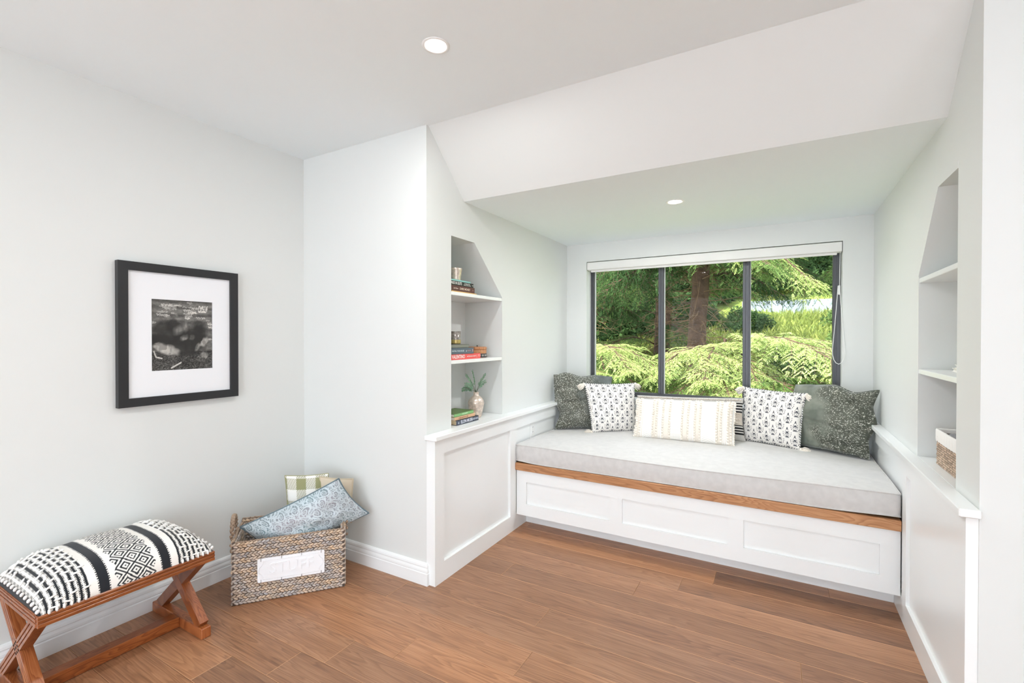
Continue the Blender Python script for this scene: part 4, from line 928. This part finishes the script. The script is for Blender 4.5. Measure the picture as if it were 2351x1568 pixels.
# ---------------------------------------------------------------- right niche
def small_basket():
    x0, x1, y0, y1, z0, z1 = .562, .76, 2.235, 2.545, .797, .925; rr = np.random.default_rng(12); zz = np.array((0, 0, 1.0))
    e = empty('lined_basket', ((x0 + x1) / 2, (y0 + y1) / 2, z0), 'small brown woven basket with white cloth liner in the right niche', 'basket')
    mk('core', join(box(x0 + .002, x0 + .010, y0, y1, z0, z1), box(x1 - .010, x1, y0, y1, z0, z1), box(x0, x1, y0 + .004, y0 + .010, z0, z1), box(x0, x1, y1 - .010, y1 - .004, z0, z1), box(x0 + .004, x1, y0 + .004, y1 - .004, z0, z0 + .006)), M['straw_dark'], e)
    P = []; cols = []
    for p, d, n, L in ((np.array((x0, y1, z0)), np.array((0, -1.0, 0)), np.array((-1.0, 0, 0)), y1 - y0), (np.array((x0, y1, z0)), np.array((1.0, 0, 0)), np.array((0, 1.0, 0)), x1 - x0), (np.array((x0, y0, z0)), np.array((1.0, 0, 0)), np.array((0, -1.0, 0)), x1 - x0)):
        rows = 14; k = int(L / .013)
        for r in range(rows):
            for c in range(k):
                q = p + d * (.0065 + c * .013 + (.0065 if r % 2 else 0)) + zz * ((r + .5) * (z1 - z0) / rows)
                if (q - p) @ d > L - .002: continue
                P.append(blob(q, [d * .0072, zz * .0047, n * .0030], 6, 4)); cols.append(np.repeat(lin(np.array((196, 172, 152)) * rr.uniform(.82, 1.1))[None], len(P[-1][0]), 0))
    mk('weave', join(*P), M['vc_straw'], e, True, col=np.concatenate(cols), kind='stuff')
    # folded-over liner with a rippled hem
    loop = []; n = 160
    per = [(x0, y1), (x0, y0), (x1, y0), (x1, y1)]; pts = []
    for i in range(4):
        a = np.array(per[i]); b = np.array(per[(i + 1) % 4])
        for t in np.linspace(0, 1, 40, endpoint=False): pts.append(a + (b - a) * t)
    pts = np.array(pts); cen = pts.mean(0); out = (pts - cen); out /= np.abs(out).max(1)[:, None] * 0 + np.linalg.norm(out, axis=1)[:, None]
    rip = .0016 * np.sin(np.arange(160) * 2 * np.pi / 4); rings = []
    for off, z in ((.004, z1 - .034), (.006, z1 - .026), (.0055, z1 + .012), (.002, z1 + .018), (-.006, z1 + .014), (-.008, z1 - .05)):
        rings.append(np.concatenate([pts + out * (off + (rip if off > 0 else 0 * rip))[:, None], np.full((160, 1), z)], 1))
    V = np.concatenate(rings); F = [[a * 160 + b, a * 160 + (b + 1) % 160, (a + 1) * 160 + (b + 1) % 160, (a + 1) * 160 + b] for a in range(5) for b in range(160)]
    mk('cloth_liner', (V, F), plain('white_liner', (236, 234, 230), .95, bump=(300, .3, .001)), e, True)
    gm = plain('grey_cloth', (150, 150, 152), .95, var=.2, vscale=40)
    for k, (x, y, z, r) in enumerate(((.62, 2.47, .93, .045), (.68, 2.40, .935, .05), (.62, 2.33, .93, .045))):
        u, v = np.meshgrid(np.linspace(0, 2 * np.pi, 26), np.linspace(0, np.pi, 14), indexing='ij'); R = r * (1 + .18 * np.sin(3 * u + k) * np.sin(2 * v)); V = np.stack([x + R * np.cos(u) * np.sin(v), y + R * np.sin(u) * np.sin(v), z - .02 + .55 * R * np.cos(v)], -1).reshape(-1, 3)
        mk('folded_cloth', (V, grid_faces(26, 14)), gm, None, True, label=['folded grey cloth at the far end of the lined basket', 'folded grey cloth in the middle of the lined basket', 'folded grey cloth at the near end of the lined basket'][k], cat='cloth', group='grey cloths in the lined basket')
small_basket()
book(.605, .76, 2.33, 2.537, 1.178, 1.193, (238, 236, 230), (238, 236, 230), 'lower white book on the right niche shelf', (), (230, 226, 218), group='white books in the right wall niche')
book(.612, .75, 2.33, 2.530, 1.1935, 1.207, (232, 228, 220), (232, 228, 220), 'upper white book on the right niche shelf', (), (230, 226, 218), group='white books in the right wall niche')
# ---------------------------------------------------------------- outside: slope, conifers, shrubs, pale wall
def leaf_mat(name, a, b, trans):
    t = NT(name); t.n.remove(t.p); oi = t.add('ShaderNodeObjectInfo'); ge = t.add('ShaderNodeNewGeometry')
    n = t.noise(t.coord('Object'), 3.0, 3); f = t.math('ADD', t.math('MULTIPLY', n, .75), t.math('MULTIPLY', ge.outputs['Random Per Island'], .30))
    c = t.ramp(f, [(.25, rgba(a)), (.75, rgba(b))])
    d = t.add('ShaderNodeBsdfDiffuse'); tr = t.add('ShaderNodeBsdfTranslucent'); mx = t.add('ShaderNodeMixShader'); mx.inputs[0].default_value = trans
    t.link(c, d.inputs[0]); t.link(c, tr.inputs[0]); t.link(d.outputs[0], mx.inputs[1]); t.link(tr.outputs[0], mx.inputs[2]); t.link(mx.outputs[0], t.out.inputs[0]); return t.m
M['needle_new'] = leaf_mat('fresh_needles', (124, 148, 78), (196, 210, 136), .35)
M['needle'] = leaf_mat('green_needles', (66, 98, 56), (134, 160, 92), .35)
M['needle_dark'] = leaf_mat('shaded_needles', (38, 60, 38), (78, 104, 60), .3)  # darker copy of the green needles, puts shade among boughs into the colour
M['bark'] = plain('bark', (88, 68, 52), .95, bump=(18, .8, .03), var=.35, vscale=9)
M['twig'] = plain('dead_twig', (122, 98, 72), .95)
def spray(seed, L=1.6, nl=22, drop=.30, wid=.5, dl=(.25, .75)):
    """feathery conifer bough along +x, drooping; returns wood mesh and needle mesh"""
    r = np.random.default_rng(seed); wood_ = []; V = []; F = []; dn = np.array((0, 0, -1.0))
    def axis(s): return np.array((L * s, .06 * L * math.sin(2.2 * s + seed), .10 * L * math.sin(math.pi * min(1, s * 1.1)) - drop * L * s ** 2.2))
    wood_.append(tube([axis(s) for s in np.linspace(0, 1, 12)], np.linspace(.020, .003, 12), 5))
    def leaf(p, d, w, ln):
        n0 = len(V); side = np.cross(d, (0, 0, 1.0)); side /= np.linalg.norm(side) + 1e-9; roll = r.uniform(-.5, .5); up_ = np.cross(side, d); side = side * math.cos(roll) + up_ * math.sin(roll)
        q = p + d * ln * .45 + dn * ln * .06; V.extend([p, q + side * w + dn * w * .4, p + d * ln + dn * ln * .25, q - side * w + dn * w * .4]); V.append(q)
        F.extend([[n0, n0 + 1, n0 + 4], [n0 + 1, n0 + 2, n0 + 4], [n0 + 4, n0 + 2, n0 + 3], [n0, n0 + 4, n0 + 3]])
    for i in range(nl):
        s = min(1, max(.08, .10 + .90 * (i + r.uniform(-.4, .4)) / (nl - 1))); p = axis(s); d = axis(min(1, s + .02)) - axis(s - .02); d /= np.linalg.norm(d)
        for sg in (-1, 1):
            side = np.cross((0, 0, 1.0), d) * sg; ll = wid * L * max(0, 1 - s) ** .7 * (.35 + .65 * min(1, s * 3)) * r.uniform(.6, 1.25) + .10
            a = side * r.uniform(.6, .95) + d * r.uniform(.45, .85) + dn * r.uniform(-.25, .2); a /= np.linalg.norm(a); dr = r.uniform(*dl)
            f = lambda t: p + a * ll * t + dn * ll * dr * t ** 2
            wood_.append(tube([f(t) for t in np.linspace(0, 1, 5)], np.linspace(.006, .0015, 5), 3, caps=False))
            k = max(3, int(ll / .062))
            for j in range(k + 1):
                t = (j + .5) / (k + .5); q = f(min(1, t))
                for s2 in ((-1, 1) if j < k else (0,)):
                    b = np.cross((0, 0, 1.0), a) * s2 * r.uniform(.55, .95) + a * r.uniform(.5, .9) + dn * r.uniform(-.1, .55); b /= np.linalg.norm(b); tl = r.uniform(.08, .15) * (1 - .3 * t)
                    m = 5
                    for h in range(m + 1):
                        x = (h + .4) / (m + .4); e = q + b * tl * x + dn * tl * .3 * x * x
                        for s3 in ((-1, 1) if h < m else (0,)):
                            c = np.cross((0, 0, 1.0), b) * s3 * .8 + b * .75 + dn * r.uniform(-.15, .35); c /= np.linalg.norm(c); leaf(e, c, r.uniform(.0045, .0075), r.uniform(.024, .040))
    return join(*wood_), (np.array(V), F)
SPR = []
for k in range(9):
    w_, l_ = spray(40 + k, [1.5, 1.8, 1.2, 1.6, 1.4, 2.0, 1.7, 1.5, 1.8][k], [20, 24, 17, 22, 19, 25, 22, 20, 23][k], [.28, .34, .22, .30, .40, .30, .13, .17, .10][k], [.46, .42, .5, .46, .46, .40, .42, .46, .38][k], (.25, .75) if k < 6 else (.12, .38))
    a = bpy.data.meshes.new('branch_wood'); a.from_pydata(w_[0].tolist(), [], w_[1]); a.materials.append(M['bark'])
    b = bpy.data.meshes.new('branch_needles'); b.from_pydata(l_[0].tolist(), [], l_[1]); b.materials.append(M['needle'])
    SPR.append((a, b))
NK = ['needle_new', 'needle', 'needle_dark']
def add_branch(tree, loc, yaw, pitch, roll, scale, kind, si):
    a, ms = SPR[si % len(SPR)]
    o = bpy.data.objects.new('branch', a); COL.objects.link(o); o.parent = tree; o.location = Vector(loc) - Vector(W[tree])
    o.rotation_euler = Euler((roll, -pitch, yaw), 'XYZ'); o.scale = (scale,) * 3
    f = bpy.data.objects.new('needles', ms); COL.objects.link(f); f.parent = o; f['kind'] = 'stuff'
    f.material_slots[0].link = 'OBJECT'; f.material_slots[0].material = M[NK[kind]]
def trunk_mesh(x, y, z0, z1, r0, r1, seed):
    r = np.random.default_rng(seed); n = 24; P = [(x + .05 * math.sin(i * .5 + seed), y + .05 * math.cos(i * .4), z0 + (z1 - z0) * i / (n - 1)) for i in range(n)]; V, F = tube(P, np.linspace(r0, r1, n), 14); V += r.normal(0, .008, V.shape); return V, F
def dead_twigs(x, y, z0, z1, n, seed, L=1.0):
    r = np.random.default_rng(seed); P = []
    for _ in range(n):
        a = r.uniform(0, 6.28); z = r.uniform(z0, z1); p = np.array((x, y, z)); d = np.array((math.cos(a), math.sin(a), r.uniform(-.35, .1))); pts = [p]; l = L * r.uniform(.5, 1.2)
        for k in range(5): d = d + r.normal(0, .18, 3) + np.array((0, 0, -.06)); d /= np.linalg.norm(d); pts.append(pts[-1] + d * l / 5)
        P.append(tube(pts, np.linspace(.009, .002, 6), 4, caps=False))
        for q in pts[2:]:
            e = q + r.normal(0, .14, 3) * l; P.append(tube([q, (q + e) / 2 + r.normal(0, .02, 3), e], [.004, .003, .0015], 3, caps=False))
    return join(*P)
GZ = -2.2
def gz(x, y):
    c = lambda t: max(0.0, min(1.0, t))
    return GZ + c((y - 7) / 5) * 2.6 + c((y - 12) / 10) * 1.9 + c((y - 22) / 20) * 8
def conifer(x, y, h, r0, nbr, zlo, zhi, label, seed, kinds, smin=.8, smax=1.3, az=(0, 6.283), twigs=60, tz=None):
    t = empty('conifer_tree', (x, y, GZ), label, 'tree', 'conifers outside the window'); r = np.random.default_rng(seed)
    mk('trunk', trunk_mesh(x, y, GZ, GZ + h, r0, r0 * .45, seed), M['bark'], t, True)
    mk('bare_twigs', dead_twigs(x, y, *(tz or (zlo, zhi)), twigs, seed + 1), M['twig'], t, kind='stuff')
    for k in range(nbr):
        a = az[0] + (az[1] - az[0]) * ((k * .618) % 1) + r.uniform(-.2, .2); z = zlo + (zhi - zlo) * (k + r.random()) / nbr
        add_branch(t, (x + r0 * .6 * math.cos(a), y + r0 * .6 * math.sin(a), z), a, r.uniform(-.15, .25), r.uniform(-.35, .35), r.uniform(smin, smax), int(r.choice(kinds)), int(r.integers(0, 6)))
    return t
SUNK = [0, 0, 1]; 
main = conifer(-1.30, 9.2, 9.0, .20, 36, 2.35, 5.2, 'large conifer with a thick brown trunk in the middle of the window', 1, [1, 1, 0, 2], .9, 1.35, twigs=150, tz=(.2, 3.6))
# low sunlit boughs reaching towards the glass
hero = empty('conifer_tree', (-0.70, 8.1, GZ), 'young conifer with bright yellow-green boughs close to the window', 'tree', 'conifers outside the window')
mk('trunk', trunk_mesh(-0.70, 8.1, GZ, 1.3, .07, .02, 6), M['bark'], hero, True)
for (loc, yaw, pit, rol, sc, kd, si) in (
        ((-.80, 8.0, 1.06), -2.02, -.04, .12, 1.00, 0, 6), ((-.72, 8.0, 1.10), -1.62, -.05, .05, 1.00, 0, 7), ((-.58, 8.0, 1.12), -.86, .02, -.08, 1.15, 0, 8), ((-.56, 8.05, 1.16), -.52, .03, -.10, 1.05, 0, 6), ((-.64, 8.0, 1.00), -1.20, -.06, -.05, 1.00, 0, 7),
        ((-.75, 7.9, .70), -1.86, -.06, .0, 1.05, 1, 6), ((-.70, 7.9, .66), -1.42, -.06, .05, 1.05, 0, 8), ((-.60, 7.9, .70), -.95, -.04, .05, 1.05, 1, 8), ((-.85, 8.0, .60), -2.5, -.05, .1, 1.00, 2, 8), ((-.56, 7.9, .62), -.36, -.02, .05, 1.10, 2, 6),
        ((-.80, 7.9, .28), -2.15, -.06, .1, 1.10, 1, 7), ((-.75, 7.9, .26), -1.62, -.05, 0, 1.15, 0, 8), ((-.70, 7.9, .24), -1.10, -.05, 0, 1.15, 1, 6), ((-.62, 7.9, .20), -.60, .0, 0, 1.15, 0, 7), ((-.75, 7.9, -.1), -1.9, .0, 0, 1.2, 1, 8), ((-.70, 7.9, -.1), -1.2, .0, 0, 1.2, 1, 6)): add_branch(hero, loc, yaw, pit, rol, sc, kd, si)
for (z, yaw, sc, kd, si) in ((3.05, -1.02, 1.15, 0, 3), (2.85, -.62, 1.2, 0, 1), (3.2, -1.42, 1.05, 1, 4), (2.75, -.80, 1.05, 1, 0), (3.1, -2.2, 1.1, 2, 2), (2.9, -2.7, 1.0, 2, 5)): add_branch(main, (-1.25, 9.05, z), yaw, -.02, 0, sc, kd, si)
left = empty('conifer_tree', (-2.75, 7.3, GZ), 'bright young conifer at the lower left of the window', 'tree', 'conifers outside the window')
mk('trunk', trunk_mesh(-2.75, 7.3, GZ, 1.2, .07, .02, 8), M['bark'], left, True)
for (loc, yaw, pit, rol, sc, kd, si) in (((-2.72, 7.2, 1.08), -.75, .0, 0, .85, 0, 6), ((-2.72, 7.2, 1.05), -.30, .02, 0, .95, 0, 7), ((-2.75, 7.2, .72), -1.1, -.02, 0, .9, 0, 8), ((-2.72, 7.2, .70), -.55, -.02, 0, .9, 1, 6), ((-2.72, 7.2, .38), -.3, .0, 0, .95, 0, 7), ((-2.75, 7.2, .35), -.9, .0, 0, 1.0, 1, 8), ((-2.75, 7.2, .05), -.6, .0, 0, 1.1, 1, 6)): add_branch(left, loc, yaw, pit, rol, sc, kd, si)
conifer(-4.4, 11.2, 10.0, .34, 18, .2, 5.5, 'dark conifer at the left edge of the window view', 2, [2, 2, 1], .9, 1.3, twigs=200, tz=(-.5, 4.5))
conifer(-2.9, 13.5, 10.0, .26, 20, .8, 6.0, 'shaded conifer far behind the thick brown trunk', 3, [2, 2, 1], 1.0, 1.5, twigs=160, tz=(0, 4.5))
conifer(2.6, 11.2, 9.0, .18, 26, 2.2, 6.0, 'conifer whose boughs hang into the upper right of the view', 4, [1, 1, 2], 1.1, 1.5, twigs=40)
# ground: bank rising behind the trees
gn = 60; gx_, gy_ = np.meshgrid(np.linspace(-26, 18, gn), np.linspace(4.3, 44, gn), indexing='ij')
gz_ = np.vectorize(gz)(gx_, gy_) + .10 * np.sin(gx_ * 1.7 + gy_)
gt = NT('grass_bank'); gt.base(gt.ramp(gt.noise(gt.coord(), 1.2, 6, .7), [(.30, rgba((70, 84, 40))), (.52, rgba((112, 128, 62))), (.72, rgba((150, 152, 88)))])); gt.p.inputs['Roughness'].default_value = 1; gt.p.inputs['Specular IOR Level'].default_value = 0
gr = mk('ground', (np.stack([gx_, gy_, gz_], -1).reshape(-1, 3), grid_faces(gn, gn)), gt.m, None, True, kind='structure', origin=(0, 20, GZ))
tag(gr, 'grassy green bank rising behind the conifers', 'ground')
# tall grass and low growth on the bank
def tufts():
    r = np.random.default_rng(5); V = []; F = []
    for _ in range(26000):
        x = r.uniform(-7, 5); y = r.uniform(10.5, 21.6); z = gz(x, y) - .05; a = r.uniform(0, 3.14); h = r.uniform(.12, .42); w = r.uniform(.015, .03); dx, dy = math.cos(a) * w, math.sin(a) * w; lx, ly = r.normal(0, .15, 2); n = len(V)
        V += [(x - dx, y - dy, z), (x + dx, y + dy, z), (x + dx * .8 + lx * .4, y + dy * .8 + ly * .4, z + h * .6), (x - dx * .8 + lx * .4, y - dy * .8 + ly * .4, z + h * .6), (x + lx, y + ly, z + h)]; F += [[n, n + 1, n + 2, n + 3], [n + 3, n + 2, n + 4]]
    mk('tall_grass', (V, F), leaf_mat('grass_blades', (92, 116, 54), (158, 166, 92), .25), label='tall yellow-green grass growing on the bank', cat='grass', kind='stuff')
tufts()
def shrub_mesh(seed, n, rx, ry, rz, size):
    r = np.random.default_rng(seed); V = []; F = []
    for _ in range(n):
        d = r.normal(0, 1, 3); d /= np.linalg.norm(d); d[2] = abs(d[2]) * 1.0 - .1; q = r.uniform(.55, 1.0) ** .6; lump = 1 + .22 * math.sin(5 * d[0] + seed) * math.sin(4 * d[1] + 2 * d[2]); p = d * (rx, ry, rz) * q * lump
        a = r.normal(0, 1, 3); a /= np.linalg.norm(a); b = np.cross(a, r.normal(0, 1, 3)); b /= np.linalg.norm(b); s = size * r.uniform(.6, 1.3); n0 = len(V)
        V += [p - a * s, p + b * s * .45, p + a * s, p - b * s * .45]; F.append([n0, n0 + 1, n0 + 2, n0 + 3])
    return V, F
SH = []
for k in range(3):
    for mname in ('needle', 'needle_dark'):
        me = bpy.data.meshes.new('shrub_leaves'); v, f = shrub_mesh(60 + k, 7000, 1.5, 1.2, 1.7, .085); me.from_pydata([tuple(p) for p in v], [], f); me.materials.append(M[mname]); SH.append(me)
def shrub(x, y, s, mi, label):
    e = empty('garden_shrub', (x, y, gz(x, y)), label, 'shrub', 'shrubs on the bank'); o = bpy.data.objects.new('foliage', SH[mi]); COL.objects.link(o); o.parent = e; o.scale = (s, s, s); o['kind'] = 'stuff'
    st = tube([(x, y, gz(x, y) - .2), (x + .05, y, gz(x, y) + .5 * s), (x, y + .05, gz(x, y) + 1.0 * s)], [.06, .05, .03], 6); mk('stem', st, M['bark'], e, True)
sh = [(.2, 25.4, 1.5, 3, 'broad dark shrub above the pale wall'), (4.4, 26, 1.7, 5, 'tall dark shrub at the right end of the pale wall'), (-3.6, 24, 1.6, 1, 'dark shrub on the bank behind the thick trunk'), (-8.0, 22, 1.8, 3, 'big dark shrub at the far left of the bank'),
      (2.2, 30.5, 2.3, 0, 'sunlit round shrub highest on the bank'), (-4.2, 31, 2.6, 3, 'dark round shrub highest behind the trunk'), (1.75, 13.4, .62, 2, 'low sunlit green shrub at the right of the lawn bank'), (.35, 12.6, .5, 0, 'small fresh green shrub below the grass bank'),
      (-5.4, 16.5, 1.2, 5, 'dark undergrowth shrub between the left conifers'), (-3.4, 18, 1.0, 3, 'dark low shrub left of the thick trunk'), (-1.0, 17.5, .55, 1, 'small dark shrub right of the thick trunk'), (2.4, 18.6, .8, 0, 'leafy green shrub in front of the pale wall'), (-11, 28, 3.2, 3, 'towering dark shrub at the back left'), (8.4, 30, 2.8, 3, 'towering dark shrub at the back right')]
for a in sh: shrub(*a)
wallm = plain('pale_concrete', (150, 160, 172), .8, var=.12, vscale=1.2)
gw = empty('garden_wall', (1.0, 22.0, gz(1, 22.0)), 'pale blue-grey garden wall across the bank at right', 'wall')
for k in range(5): mk('wall_panel', box(-1.4 + k * 1.1, -1.4 + k * 1.1 + 1.08, 22.0, 22.15, gz(1, 22) - .2, 2.84, .01), wallm, gw)
